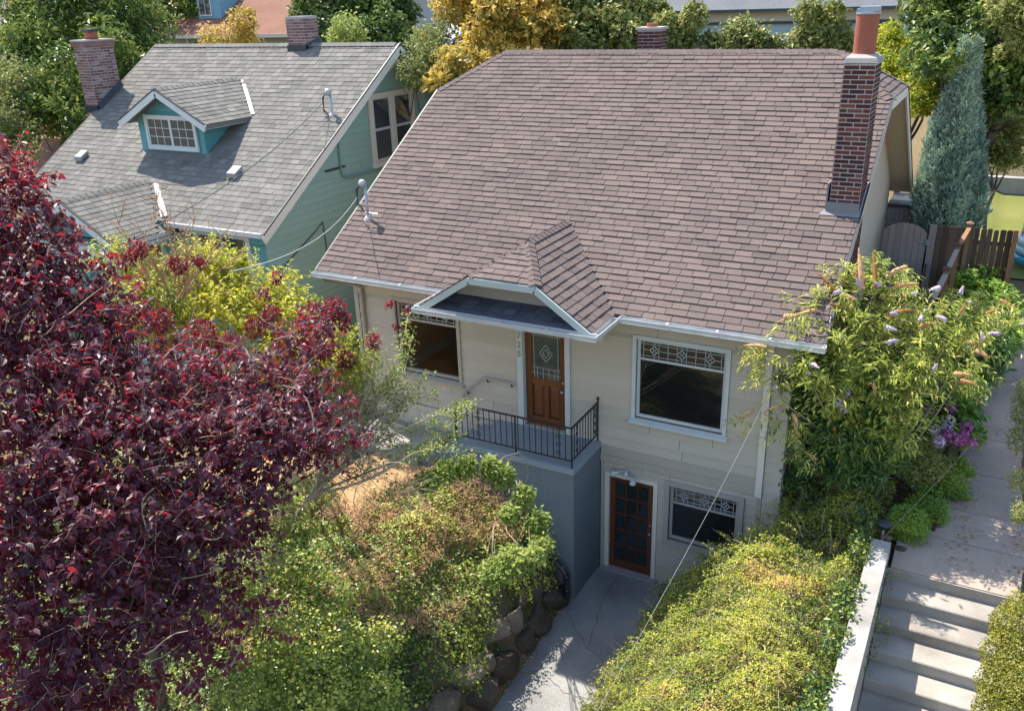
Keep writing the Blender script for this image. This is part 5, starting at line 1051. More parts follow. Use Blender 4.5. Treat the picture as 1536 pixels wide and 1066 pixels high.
LM = [(*l[:3], l[3]*.85) for l in LM]; P, LD, NN, size, ids, st_ = twigs_leaves(LM, 1900, 10, .34, .08, up=.6, droop=.1, spread=.75)
crown('leaves', ls, P, LD, NN, size, .5, np.clip(.52+.28*noise3(P, .5, 4)+RS.normal(size=len(P))*.2, 0, 1), M_LIME); stems_mesh('twigs', ls, st_[0], st_[1], st_[2]*1.1, .004, M_TWIG, .1)

# light green branchy shrub reaching across the front of the house
fs = thing('branching_shrub', 'twiggy shrub with pale green sprays reaching past the left window to the porch rail', 'shrub', (1.8, -2.6, 2))
FB = [(3.60, -3.03, 5.59), (3.39, -2.82, 5.81), (4.15, -3.30, 4.81), (4.56, -3.14, 4.60), (4.62, -2.95, 4.64), (3.97, -3.27, 5.09), (4.65, -3.50, 4.34), (4.98, -3.73, 4.09), (4.39, -3.62, 4.45), (3.57, -3.56, 5.13), (3.24, -3.52, 5.70), (3.30, -3.99, 5.25), (3.85, -3.83, 4.76), (4.41, -4.03, 4.22), (3.62, -4.22, 4.88), (3.20, -4.50, 5.03), (3.57, -4.75, 4.59), (3.57, -3.19, 5.31), (3.40, -3.54, 5.41)]
q = MB(); b0 = (3.27, -6.07, 3.53); f0 = (3.46, -5.41, 4.06); f1 = (3.63, -4.86, 4.34)
q.tube([(b0[0]-.05, b0[1]+.03, b0[2]-.4), b0, tuple((np.array(b0)+np.array(f0))/2+np.array([.03, 0, .05])), f0, f1], [.055, .05, .045, .04, .03], 7); tws = []
for b in FB:
    p = branch_path(f1 if RS.rand() < .6 else f0, b, 7, .10, .03); q.tube(p, [.02*(1-.82*j/7) for j in range(8)], 5); tws.append(p)
for i in range(95):
    a = np.array(f1)+sph(1)[0]*np.array([.45, .35, .4]); e = a+unitv(np.array([RS.normal()+.5, RS.normal(), RS.normal()*.7]))*RS.uniform(.3, .8); q.tube(branch_path(a, e, 4, .18), [.007, .006, .005, .004, .003], 3)
q.build('trunk', M_TWIG, fs)
pts = []; dirs = []
for p in tws:
    p = np.array(p)
    for f in np.linspace(.35, 1, 46):
        i = min(int(f*7), 6); c = p[i]+(p[i+1]-p[i])*(f*7-i)
        for _ in range(7 if f > .55 else 3): o = sph(1)[0]; pts.append(c+o*RS.uniform(.01, .13)); dirs.append(o)
P = np.array(pts); n = len(P); crown('crown', fs, P, unitv(np.array(dirs)+np.array([0, 0, .2])), unitv(sph(n)*.5+np.array([0, 0, 1])), .055*RS.uniform(.6, 1.2, n), .55, np.clip(.6+RS.normal(size=n)*.22, 0, 1), M_FRESH)
SB = [(*(2.97, -4.64, 5.14), .35), (*(3.34, -4.39, 5.00), .3), (*(3.77, -4.38, 4.67), .25), (*(3.41, -4.82, 4.69), .35), (*(3.43, -5.31, 4.42), .3), (*(3.11, -5.26, 4.93), .3), (*(3.86, -4.86, 4.29), .22), (*(3.73, -3.81, 4.94), .2), (*(4.44, -4.77, 3.96), .2)]
B, d, _ = lobes_points(SB, 1500, .2); stems_mesh('twigs', fs, B, unitv(d*.4+np.array([.55, 0, .25])+sph(1500)*.5), RS.uniform(.2, .5, 1500), .0035, M_TWIG, .1)
P, d, _ = lobes_points(SB, 3800, .3); n = len(P); crown('inner_leaves', fs, P, sph(n), unitv(sph(n)*.5+np.array([0, 0, 1])), .045*RS.uniform(.6, 1.2, n), .55, np.clip(.4+RS.normal(size=n)*.25, 0, 1), M_FRESH)

# ------------------------------------------------ ground cover
def cover(name, label, cat, n, gen, lsize, m, tintf, aspect=.6, hmax=.35, stems=None, unit=LEAF4, amp=.2, seed=3, tw=.0035):
    x, y = gen(n); n = len(x); G = ground_z(x, y); Q = np.stack([x, y, G*0], -1)
    bump = (noise3(Q, .55, seed)+.6*noise3(Q, 1.5, seed+1)); b3 = noise3(Q, 2.6, seed+2); top = hmax*(.5+.35*np.clip(bump, -1, 1)+.3*np.clip(b3, -1, .8))+.03; top = np.maximum(top, .02)
    e = .08; gx_ = (ground_z(x+e, y)-ground_z(x-e, y))/(2*e); gy_ = (ground_z(x, y+e)-ground_z(x, y-e))/(2*e); nm = unitv(np.stack([-gx_, -gy_, np.ones(n)], -1)); nm = unitv(nm*np.array([.7, .7, 1]))
    h = top*(1-RS.rand(n)**2.2*.8)+np.where(RS.rand(n) < .05, RS.rand(n)*.16, 0); P = np.stack([x, y, G], -1)+nm*h[:, None]+sph(n)*.02
    N = unitv(nm*1.0+sph(n)*.6); D = unitv(np.cross(N, sph(n)))
    t = thing(name, label, cat, (float(x.mean()), float(y.mean()), float(G.min())))
    t1 = np.clip(tintf(P, bump)+RS.normal(size=n)*.16, 0, 1)
    crown('leaves', t, P, D, N, lsize*RS.uniform(.5, 1.3, n), aspect, t1, m, unit)
    if stems:
        k = RS.choice(n, stems, replace=False); sd_ = unitv(nm[k]*.5+sph(stems)*.8); stems_mesh('stems', t, P[k]-sd_*.1, sd_, RS.uniform(.15, .4, stems), tw, M_TWIG if seed != 8 else M_TWIGD, .15)
    return t
def box_gen(x0, x1, y0, y1, cond=None, dens=None):
    def g(n):
        x = RS.uniform(x0, x1, n*2); y = RS.uniform(y0, y1, n*2); k = np.ones(n*2, bool) if cond is None else cond(x, y)
        return x[k][:n], y[k][:n]
    return g
# mound of bright cotoneaster right of the driveway
mc = lambda x, y: (x > 6.82+.18*np.sin(y*2.1)+.12*np.sin(y*5.3)+.08*np.clip(y+2.5, 0, 3)) & (x < 10.28+.08*np.sin(y*4)) & (y < np.where(x > 8.7, .5, -.3))
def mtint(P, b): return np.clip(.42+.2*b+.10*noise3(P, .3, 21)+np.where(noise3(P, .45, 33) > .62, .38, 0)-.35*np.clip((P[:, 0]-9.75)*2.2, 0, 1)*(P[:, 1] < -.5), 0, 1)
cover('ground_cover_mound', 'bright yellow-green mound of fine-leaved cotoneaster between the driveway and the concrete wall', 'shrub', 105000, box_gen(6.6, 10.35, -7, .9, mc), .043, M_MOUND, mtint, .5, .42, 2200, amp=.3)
sh_ = [c for c in bpy.data.objects if c.name.startswith('ground_cover_mound')][0]
B = []; 
while len(B) < 230:
    x_, y_ = RS.uniform(6.8, 10.2), RS.uniform(-5.5, -.9)
    if mc(np.array([x_]), np.array([y_]))[0]: B.append((x_, y_, float(ground_z(x_, y_))+.28))
B = np.array(B); D_ = unitv(sph(len(B))*.8+np.array([-.2, -.2, .9])); ln_ = RS.uniform(.15, .55, len(B)); stems_mesh('shoots', sh_, B, D_, ln_, .004, M_TWIG, .25)
PP = []; DD_ = []
for k in range(16): f_ = .3+.7*k/16; q_ = B+D_*(ln_*f_)[:, None]+np.array([0, 0, -1])*(.25*ln_*f_**2)[:, None]; PP.append(q_); DD_.append(unitv(sph(len(B))+D_*.4))
PP = np.concatenate(PP); n = len(PP); crown('shoot_leaves', sh_, PP, np.concatenate(DD_), unitv(sph(n)*.5+np.array([0, 0, 1])), .045*RS.uniform(.6, 1.2, n), .5, np.clip(.6+RS.normal(size=n)*.15, 0, 1), M_MOUND)
mt = thing('ivy_patch', 'dark ivy creeping over the edge of the pale concrete wall', 'ivy', (10.1, -3, 2.2))
x = RS.uniform(9.95, 10.38, 7000); y = RS.uniform(-6, -.6, 7000); k = (x < 10.24+.13*noise3(np.stack([y, y*0, y*0], -1), .8, 5)) & (noise3(np.stack([x, y, y*0], -1), .7, 15) > -.25); x, y = x[k], y[k]; n = len(x)
P = np.stack([x, y, np.maximum(ground_z(np.minimum(x, 10.15), y)+.25, 2.5)+RS.uniform(0, .3, n)+.04], -1); crown('leaves', mt, P, sph(n), unitv(sph(n)*.5+np.array([.2, 0, 1])), .06*RS.uniform(.6, 1.2, n), .8, np.clip(.25+RS.normal(size=n)*.25, 0, 1), M_IVY)
# bank left of the driveway
bc = lambda x, y: (x < 4.90+.14*np.sin(y*2.6)+.07*np.sin(y*7)) & (x > np.where(y > -3.5, .3+.35*np.sin(y*2.3), -4)) & (y > -9.5) & ((x > 2.3+.3*np.sin(y*3)) | (y < -2.9+.5*np.sin(x*2)))
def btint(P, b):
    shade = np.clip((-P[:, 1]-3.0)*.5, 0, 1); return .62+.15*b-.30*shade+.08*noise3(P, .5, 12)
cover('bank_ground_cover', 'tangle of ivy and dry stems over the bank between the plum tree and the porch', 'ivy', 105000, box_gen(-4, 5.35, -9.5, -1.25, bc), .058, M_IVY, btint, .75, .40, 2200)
def dry_c(x, y): return (x < 4.6) & ((x > 2.0) | (y < -3)) & (noise3(np.stack([x, y, x*0], -1), .45, 44)+.65*np.exp(-((x-3.2)**2+(y+3.0)**2)/1.2) > .15)
cover('dry_stems', 'patch of dry straw-brown stems and leaves in the middle of the bank', 'dry plants', 21000, box_gen(.8, 4.7, -6.5, -1.3, dry_c), .05, M_DRYL, lambda P, b: .5+.2*b, .5, .48, 3500, seed=8, tw=.004)
FL = [(*(5.38, -3.53, 3.81), .13), (*(5.74, -3.60, 3.61), .13), (*(6.02, -3.75, 3.38), .13), (*(6.19, -3.95, 3.17), .12), (*(5.18, -3.56, 3.94), .12), (*(6.03, -4.47, 3.17), .16), (*(5.88, -4.76, 3.10), .15), (*(4.89, -3.74, 3.96), .12), (*(4.70, -3.98, 3.99), .13), (*(4.56, -4.29, 3.90), .14), (*(6.22, -4.24, 3.14), .12), (*(5.66, -3.88, 3.47), .12)]
LFS = FL
simple_tree('leafy_shrub', 'fresh green leafy shrub crowding against the blue-grey porch wall', 'shrub', (4.4, -1.7, 1.4), (4.4, -1.7, 1.8), FL, 7500, .075, M_FRESH, (.1, .95), .02, aspect=.5, bark=M_TWIG, up=.5)
GL = [(*(3.97, -6.47, 3.61), .34), (*(4.50, -6.50, 3.41), .34), (*(4.53, -7.25, 3.37), .45), (*(5.12, -6.91, 3.14), .34), (*(5.28, -6.48, 3.07), .24), (*(5.08, -7.49, 3.01), .45), (*(5.64, -7.13, 2.85), .35), (*(4.64, -8.03, 3.28), .35), (*(3.80, -7.30, 3.73), .35), (*(3.56, -5.96, 3.88), .28)]
simple_tree('green_shrub', 'deep green rounded-leaf shrub at the foot of the plum tree', 'shrub', (3.2, -5.4, 1.3), (3.2, -5.4, 1.7), GL, 14000, .052, M_IVY, (.0, .95), .03, aspect=.75, bark=M_TWIG, up=.5)
# boulders along the drive
def boulder(x, y, z, sx, sy, sz, lab, t):
    bm_n = 10; V = []; F = []
    s = RS.randint(1e6); import itertools as _it
    q = MB(); prof = []
    o = MB(); n1, n2 = 9, 14
    for i in range(n1+1):
        th = math.pi*i/n1
        for j in range(n2):
            ph = 2*math.pi*j/n2; V.append((math.sin(th)*math.cos(ph), math.sin(th)*math.sin(ph), math.cos(th)))
    V = np.array(V); dirs_ = np.random.RandomState(s).normal(size=(9, 3)); dirs_ = dirs_/np.linalg.norm(dirs_, axis=1)[:, None]; lim = np.random.RandomState(s+1).uniform(.45, .85, 9)
    for d_, l_ in zip(dirs_, lim): pr_ = V@d_; V = V-np.outer(np.maximum(pr_-l_, 0), d_)*.9
    V = V*(1+.06*noise3(V, .8, s % 97))[:, None]*np.array([sx, sy, sz]); a = RS.uniform(-.5, .5); c, s2 = math.cos(a), math.sin(a); V = V@np.array([[c, s2, 0], [-s2, c, 0], [0, 0, 1]])+np.array([x, y, z])
    F = [(i*n2+j, (i+1)*n2+j, (i+1)*n2+(j+1) % n2, i*n2+(j+1) % n2) for i in range(n1) for j in range(n2)]
    ob = npmesh('boulder', V, None, np.array(F), np.full(len(V), t), M_ROCK, None, False); return ob
rocks = [((850+u_)*0, 0) for u_ in ()]
RK = [(5.10, -1.62, .20, .26, .30, .26, 'dark squat boulder directly beside the black drain pipe', .25), (4.86, -1.75, .62, .26, .34, .20, 'flat grey-brown boulder under the leafy shrub at the top of the row', .45), (5.12, -2.2, .16, .24, .34, .27, 'big dark boulder low against the driveway', .3),
 (4.90, -2.35, .62, .16, .36, .22, 'long grey stone in the upper course of the row', .6), (4.99, -2.83, .52, .10, .30, .30, 'tall narrow pale stone leaning upright in the row', .95), (5.15, -2.75, .10, .20, .26, .22, 'brown boulder at the driveway edge below the pale stone', .3), (4.86, -3.35, .62, .26, .36, .20, 'pale tan boulder with a hollow under the ivy', .85), (5.13, -3.4, .15, .24, .40, .28, 'mossy dark boulder in the lower course of the row', .15),
 (4.88, -4.15, .60, .28, .38, .24, 'rounded pale tan boulder near the bottom edge under the ivy', .95), (5.14, -4.2, .15, .24, .38, .28, 'grey boulder with lichen at the bottom of the row', .4), (4.88, -4.95, .58, .3, .4, .26, 'brown upper boulder lowest in the row', .55), (5.14, -5.0, .12, .26, .4, .28, 'partly hidden lower boulder at the picture bottom', .35), (5.16, -1.25, .10, .16, .2, .2, 'dark brown stone at the foot of the blue-grey porch wall', .15), (5.02, -3.75, .4, .2, .2, .2, 'small tan stone wedged between two larger ones', .7)]
for x_, y_, z_, sx, sy, sz, lab, t_ in RK: tag(boulder(x_, y_, z_, sx*1.22, sy*1.15, sz*1.22, lab, t_), lab, 'boulder', 'boulders retaining the bank along the driveway')
P = []; 
for k in range(900):
    y = RS.uniform(-6, -.9); P.append((5.28+RS.normal()*.09, y, .015))
P = np.array(P); n = len(P); o = crown('leaf_litter', None, P, unitv(sph(n)*np.array([1, 1, .1])), unitv(sph(n)*.3+np.array([0, 0, 1])), .035*RS.uniform(.5, 1.3, n), .6, RS.rand(n), M_DRYL); tag(o, 'dry fallen leaves along the left edge of the driveway', 'fallen leaves', kind='stuff')

# ------------------------------------------------ planting at the right
def shoots(name, label, cat, base, tips, leaf_n, lsize, m, tint, aspect=.24, stem=.01, bark=None, arch=.15, spread=.16, loop=1, droop=.5):
    t = thing(name, label, cat, base); q = MB(); pts = []; dr = []; ends = []
    for b in tips:
        s0 = np.array(base)+np.array([RS.normal()*.12, RS.normal()*.12, 0]); p = branch_path(s0, b, 8, .07, arch); q.tube(p, [stem*(1-.8*j/8) for j in range(9)], 4); p = np.array(p); ends.append((p[-1], unitv(p[-1]-p[-2])))
        for _ in range(leaf_n):
            f = RS.uniform(.35, 1)**.7; i = min(int(f*8), 7); c = p[i]+(p[i+1]-p[i])*(f*8-i); ax_ = unitv(p[i+1]-p[i]); o = unitv(np.cross(ax_, sph(1)[0])); c = c+o*abs(RS.normal())*spread; pts.append(c); dr.append(unitv(o+ax_*.35+np.array([0, 0, -droop*RS.rand()])))
    q.build('stems', bark or M_TWIG, t)
    P = np.array(pts); n = len(P); crown('leaves', t, P, np.array(dr), unitv(sph(n)*.45+np.array([0, 0, 1])), lsize*RS.uniform(.6, 1.25, n), aspect, np.clip(tint+.2*noise3(P, .6, 5)+RS.normal(size=n)*.2, 0, 1), m)
    return t, ends
def spike(par, p, d, L_, r, m, nm='flower_spike'):
    q = MB(); p = Vector(p); d = Vector(d).normalized(); s = d.orthogonal().normalized(); k = 6; sg = random.uniform(-.15, .15)
    path = [p+d*L_*i/k+s*sg*L_*math.sin(i/k*2)+Vector((0, 0, -.12*L_*(i/k)**2)) for i in range(k+1)]; q.tube(path, [r*.55, r*1.0, r*1.05, r*.95, r*.8, r*.55, r*.15], 7, random.random())
    for i in range(34):
        f = random.random(); c = p+d*L_*f+s*sg*L_*math.sin(f*2)+Vector((0, 0, -.12*L_*f*f)); o = Vector(sph(1)[0]); o = (o-d*o.dot(d)).normalized(); rr = r*(1.15-.6*f); q.add([c+o*rr*.5, c+o*rr*1.25+d*rr*.5, c+o*rr*1.2-d*rr*.4, c+o*rr*1.05+s*rr*.4], [(0, 1, 2), (0, 1, 3), (0, 2, 3)], random.random())
    return q.build(nm, m, par)
BT = [(9.35, 0.77, 6.24), (9.53, 0.81, 6.30), (9.02, 0.48, 6.12), (8.74, 0.19, 6.01), (9.01, 0.40, 5.88), (9.82, 0.80, 5.86), (9.91, 1.08, 6.06), (8.50, -0.18, 5.67), (8.37, -0.75, 5.26), (8.85, -0.75, 5.34), (9.30, 0.26, 5.64), (9.58, 0.30, 5.67), (9.86, 0.39, 5.57), (10.19, 0.65, 5.64), (10.48, 0.74, 5.55), (10.69, 1.04, 5.80), (11.06, 1.12, 5.72), (11.31, 1.14, 5.80), (10.93, 0.64, 5.54), (11.20, 0.71, 5.45), (10.72, 0.24, 5.34), (11.09, 0.20, 5.21), (10.38, 0.12, 5.32), (10.07, -0.17, 5.17), (9.68, -0.15, 5.31), (9.32, -0.25, 5.39), (9.16, -0.75, 5.03), (9.68, -0.25, 4.70), (10.06, -0.25, 4.56), (10.39, -0.25, 4.84), (10.62, -0.19, 5.07), (9.94, -0.25, 4.09), (10.31, -0.25, 4.06), (9.26, -0.25, 5.06), (9.64, -0.25, 5.02), (9.92, -0.25, 4.96), (8.88, -0.04, 5.57), (9.12, -0.25, 5.47), (10.53, -0.25, 4.44), (9.54, -0.25, 4.23)]
bb_, ends = shoots('butterfly_bush', 'tall arching butterfly bush with orange faded spikes and lilac flowers at the house corner', 'shrub', (9.8, .35, 2.5), BT, 150, .12, M_BUD, .60, .24, .018, M_TWIG, .10, .14, droop=.8)
# leafy side shoots with pairs of long drooping leaves
B = []; D_ = []
for (a_, d_) in ends:
    for _ in range(9):
        o_ = sph(1)[0]; B.append(a_-d_*RS.uniform(.0, .75)+o_*.05); D_.append(unitv(o_*.8+d_*.5+np.array([0, -.1, .45])))
for (a_, b_, r_) in [((9.46, 0.39, 6.02), (9.34, 0.6, 6.55), 0.045), ((9.64, 0.44, 6.03), (9.52, 0.64, 6.51), 0.045), ((9.42, 0.26, 5.87), (9.18, 0.26, 6.03), 0.04), ((9.13, 0.24, 5.94), (8.85, 0.31, 6.21), 0.035), ((9.76, 0.59, 6.18), (9.99, 0.69, 6.33), 0.05), ((9.88, 0.52, 6.06), (10.15, 0.59, 6.16), 0.04), ((8.58, -0.8, 5.84), (8.61, -0.8, 5.85), 0.03), ((9.03, -0.8, 6.01), (8.61, -0.8, 5.86), 0.04), ((9.07, 0.11, 5.82), (9.4, 0.15, 5.82), 0.03), ((8.34, -0.8, 5.25), (8.05, -0.8, 5.06), 0.035), ((8.38, -0.8, 5.33), (8.09, -0.8, 5.32), 0.03), ((9.4, 0.49, 6.17), (9.25, 0.47, 6.26), 0.03), ((9.99, 0.45, 5.94), (10.16, 0.48, 6.01), 0.03), ((8.26, -0.8, 4.27), (8.07, -0.8, 4.11), 0.04), ((8.65, -0.8, 4.4), (8.46, -0.8, 4.29), 0.035), ((8.86, -0.8, 4.33), (8.9, -0.8, 4.12), 0.035), ((8.99, -0.8, 3.97), (8.92, -0.8, 4.13), 0.03), ((9.26, -0.8, 3.64), (9.09, -0.8, 3.71), 0.03), ((9.95, 0.26, 5.73), (10.2, 0.33, 5.82), 0.035), ((10.33, 0.22, 5.6), (10.54, 0.27, 5.69), 0.035), ((11.07, 0.13, 5.38), (11.24, 0.05, 5.34), 0.04), ((11.01, 0.19, 5.45), (11.2, 0.2, 5.51), 0.035), ((10.82, 0.47, 5.79), (10.91, 0.57, 5.97), 0.03), ((11.29, 0.69, 5.99), (11.46, 0.64, 5.98), 0.03), ((10.87, -0.16, 5.1), (11.07, -0.16, 5.14), 0.035), ((10.97, -0.21, 5.04), (11.15, -0.23, 5.06), 0.035), ((9.86, -0.3, 4.81), (9.89, -0.3, 4.66), 0.03), ((9.38, -0.3, 3.99), (9.44, -0.3, 3.83), 0.03), ((10.05, 0.22, 5.66), (9.86, 0.19, 5.74), 0.03), ((11.15, 0.53, 5.82), (11.31, 0.57, 5.91), 0.03)]:
    for _ in range(3): o_ = sph(1)[0]; B.append(np.array(a_)+o_*.06-np.array([0, 0, .12])); D_.append(unitv(np.array(b_)-np.array(a_)+o_*.12))
B = np.array(B); D_ = np.array(D_); ln_ = RS.uniform(.22, .5, len(B)); stems_mesh('side_shoots', bb_, B, D_, ln_, .004, M_TWIG, .3)
PP = []; DD_ = []; S_ = unitv(np.cross(D_, sph(len(B)))); S2_ = np.cross(D_, S_)
for k in range(9):
    f_ = .2+.8*k/8; q_ = B+D_*(ln_*f_)[:, None]+np.array([0, 0, -1])*(.3*ln_*f_**2)[:, None]; sv = S_ if k % 2 else S2_
    for sg_ in (-1, 1): PP.append(q_); DD_.append(unitv(sv*sg_+D_*.45+sph(len(B))*.2+np.array([0, 0, -.35])))
PP = np.concatenate(PP); n = len(PP); crown('shoot_leaves', bb_, PP, np.concatenate(DD_), unitv(sph(n)*.3+np.array([0, 0, 1])), .125*RS.uniform(.6, 1.2, n), .22, np.clip(.56+.2*noise3(PP, .8, 3)+RS.normal(size=n)*.24, 0, 1), M_BUD)
SPP = [((9.46, 0.39, 6.02), (9.34, 0.6, 6.55), 0.045), ((9.64, 0.44, 6.03), (9.52, 0.64, 6.51), 0.045), ((9.42, 0.26, 5.87), (9.18, 0.26, 6.03), 0.04), ((9.13, 0.24, 5.94), (8.85, 0.31, 6.21), 0.035), ((9.76, 0.59, 6.18), (9.99, 0.69, 6.33), 0.05), ((9.88, 0.52, 6.06), (10.15, 0.59, 6.16), 0.04), ((8.58, -0.8, 5.84), (8.61, -0.8, 5.85), 0.03), ((9.03, -0.8, 6.01), (8.61, -0.8, 5.86), 0.04), ((9.07, 0.11, 5.82), (9.4, 0.15, 5.82), 0.03), ((8.34, -0.8, 5.25), (8.05, -0.8, 5.06), 0.035), ((8.38, -0.8, 5.33), (8.09, -0.8, 5.32), 0.03), ((9.4, 0.49, 6.17), (9.25, 0.47, 6.26), 0.03), ((9.99, 0.45, 5.94), (10.16, 0.48, 6.01), 0.03), ((8.26, -0.8, 4.27), (8.07, -0.8, 4.11), 0.04), ((8.65, -0.8, 4.4), (8.46, -0.8, 4.29), 0.035), ((8.86, -0.8, 4.33), (8.9, -0.8, 4.12), 0.035), ((8.99, -0.8, 3.97), (8.92, -0.8, 4.13), 0.03), ((9.26, -0.8, 3.64), (9.09, -0.8, 3.71), 0.03), ((9.95, 0.26, 5.73), (10.2, 0.33, 5.82), 0.035), ((10.33, 0.22, 5.6), (10.54, 0.27, 5.69), 0.035), ((11.07, 0.13, 5.38), (11.24, 0.05, 5.34), 0.04), ((11.01, 0.19, 5.45), (11.2, 0.2, 5.51), 0.035), ((10.82, 0.47, 5.79), (10.91, 0.57, 5.97), 0.03), ((11.29, 0.69, 5.99), (11.46, 0.64, 5.98), 0.03), ((10.87, -0.16, 5.1), (11.07, -0.16, 5.14), 0.035), ((10.97, -0.21, 5.04), (11.15, -0.23, 5.06), 0.035), ((9.86, -0.3, 4.81), (9.89, -0.3, 4.66), 0.03), ((9.38, -0.3, 3.99), (9.44, -0.3, 3.83), 0.03), ((10.05, 0.22, 5.66), (9.86, 0.19, 5.74), 0.03), ((11.15, 0.53, 5.82), (11.31, 0.57, 5.91), 0.03)]
for (a_, b_, r_) in SPP:
    v = Vector(b_)-Vector(a_); spike(bb_, a_, v, max(.2, v.length*1.2), r_*.8, M_SPIKE, 'faded_spike')
LIL = [(9.1, 0.13, 5.97), (9.44, 0.3, 6.07), (10.0, 0.18, 5.77), (9.71, 0.38, 6.08), (8.84, -0.8, 5.62), (9.06, -0.06, 5.76), (8.77, -0.8, 5.78), (10.5, 0.57, 6.12), (10.21, 0.44, 6.02), (9.9, 0.01, 5.6), (10.32, 0.19, 5.71), (11.36, 0.27, 5.63), (10.77, 0.56, 6.06), (10.92, 0.49, 5.95), (10.66, 0.27, 5.73), (11.17, 0.17, 5.54), (9.02, -0.8, 5.18), (8.53, -0.8, 4.66), (9.03, -0.8, 5.02), (10.61, -0.27, 5.15), (9.95, -0.15, 5.41), (9.31, -0.27, 5.45)]
for a_ in LIL: d = sph(1)[0]*np.array([1, 1, .5])+np.array([0, -.2, .3]); spike(bb_, a_, d, RS.uniform(.10, .19), .026, M_LILAC, 'lilac_spike')
# dark climbing leaves under it
DG = [(*(9.26, -0.10, 3.87), .3), (*(9.75, 0.00, 3.70), .34), (*(9.61, 0.00, 3.19), .3), (*(10.14, 0.10, 3.62), .3), (*(9.02, -0.10, 3.22), .2), (*(9.98, 0.10, 4.16), .3), (*(8.67, 0.20, 4.56), .28), (*(9.07, 0.20, 4.17), .38), (*(8.66, 0.20, 4.08), .2), (*(9.52, 0.20, 3.79), .4), (*(9.87, 0.20, 3.27), .35), (*(9.35, 0.20, 3.39), .3), (*(8.87, 0.20, 3.53), .12), (*(9.93, 0.32, 4.29), .35), (*(8.58, 1.87, 5.37), .3), (*(9.01, 1.51, 5.07), .35), (*(9.00, 0.84, 4.72), .35), (*(8.60, 0.20, 3.59), .05), (*(8.84, 0.20, 2.71), .22), (*(8.57, 0.20, 2.73), .12), (*(9.55, 0.80, 4.47), .4), (*(10.35, 1.54, 4.56), .4), (*(10.89, 2.04, 4.70), .4), (*(11.28, 2.02, 4.66), .35)]
simple_tree('dark_climber', 'dark green climber with drooping narrow leaflets under the butterfly bush', 'climber', (9.3, .4, 2.3), (9.3, .4, 2.8), DG, 21000, .125, M_DKG, (.15, 1.0), .03, aspect=.3, bark=M_TWIG, up=.3)
HL = [(*(10.77, 3.10, 3.25), .28), (*(11.05, 3.87, 3.25), .3), (*(10.55, 1.84, 3.25), .25), (*(11.07, 2.64, 3.25), .28), (*(11.31, 1.93, 3.25), .15), (*(10.51, 4.30, 3.25), .3), (*(11.19, 4.61, 3.25), .25)]
hy = simple_tree('hydrangea', 'broad-leaved hydrangea with magenta and cream flower heads beside the path', 'shrub', (10.8, 1.9, 2.6), (10.8, 1.9, 2.8), HL, 2600, .15, M_HYD, (.05, .8), .02, aspect=.62, bark=M_TWIG, up=.8)
for p_, r_, m_ in (((10.56, 2.08, 3.42), .13, M_PINKF), ((10.92, 2.42, 3.42), .11, M_PINKF), ((10.93, 1.34, 3.42), .10, M_PINKF), ((10.99, 1.29, 3.42), .10, M_PINKF), ((11.13, 1.23, 3.42), .11, M_PINKF), ((11.30, 1.23, 3.42), .08, M_PINKF), ((11.19, 1.77, 3.42), .10, M_PINKF), ((11.17, 1.45, 3.42), .08, M_PINKF), ((10.29, 0.30, 4.03), .10, M_WHITEF), ((10.91, 1.86, 3.42), .12, M_WHITEF), ((10.73, 1.40, 3.42), .09, M_WHITEF), ((10.89, 1.50, 3.42), .11, M_LILAC), ((10.83, 1.04, 3.42), .10, M_LILAC), ((9.43, -0.30, 4.42), .10, M_LILAC), ((9.49, -0.30, 4.58), .08, M_LILAC), ((9.50, -0.30, 4.33), .07, M_LILAC)):
    n = 120; d = sph(n); PP = np.array(p_)+d*r_*RS.uniform(.8, 1, n)[:, None]; crown('flower_head', hy, PP, unitv(np.cross(d, sph(n))), d, np.full(n, .05), .8, RS.rand(n), m_, kind=None)
HB = [(*(10.70, 9.93, 3.85), .25), (*(10.66, 8.22, 3.85), .3), (*(11.17, 8.98, 3.85), .25), (*(11.33, 7.99, 3.85), .25), (*(11.61, 7.15, 3.85), .28), (*(10.99, 6.88, 3.85), .3), (*(11.51, 5.80, 3.85), .3), (*(10.82, 10.60, 3.85), .14), (*(11.22, 5.67, 3.85), .3), (*(11.64, 5.06, 3.85), .25)]
simple_tree('leafy_hydrangea', 'bright green broad-leaved bush in front of the board fence', 'shrub', (11.0, 6.2, 2.9), (11.0, 6.2, 3.1), HB, 3600, .16, M_HYD, (.25, 1.0), .02, aspect=.55, bark=M_TWIG, up=.8)
for i, (p_, r_, lab) in enumerate((((10.62, -0.44, 2.72), .30, 'rounded box bush nearest the pale concrete wall'), ((10.85, 0.19, 2.72), .30, 'rounded box bush in the middle of the row along the path'), ((11.10, 0.95, 2.72), .29, 'rounded box bush farthest up the path below the hydrangea'), ((11.20, 1.67, 2.72), .2, 'smallest box bush tucked behind the row'))):
    simple_tree('box_bush', lab, 'bush', (p_[0], p_[1], p_[2]-r_), p_, [(p_[0], p_[1], p_[2], r_*.9), (p_[0]+.1, p_[1], p_[2]-.12, r_*.8), (p_[0]-.12, p_[1]+.05, p_[2]-.1, r_*.8)], 5200, .034, M_BOX, (.25, 1.0), .01, 'box bushes along the path', .6, up=.6, trunk=True, shell=.8, bark=M_TWIG)
simple_tree('variegated_shrub', 'small loose green shrub with red-edged leaves above the box bushes', 'shrub', (10.6, .8, 2.6), (10.6, .8, 2.8), [(*(10.59, 0.72, 3.00), .28), (*(10.81, 0.94, 3.00), .25), (*(10.37, 0.78, 3.10), .22), (*(10.63, 1.07, 3.20), .2)], 3800, .055, M_TREEO, (.1, .9), .015, aspect=.4, bark=M_TWIG, up=.6)
hh = thing('clipped_hedge', 'clipped yellow-green hedge at the bottom right beside the steps', 'hedge', (12.3, -3.2, 1))
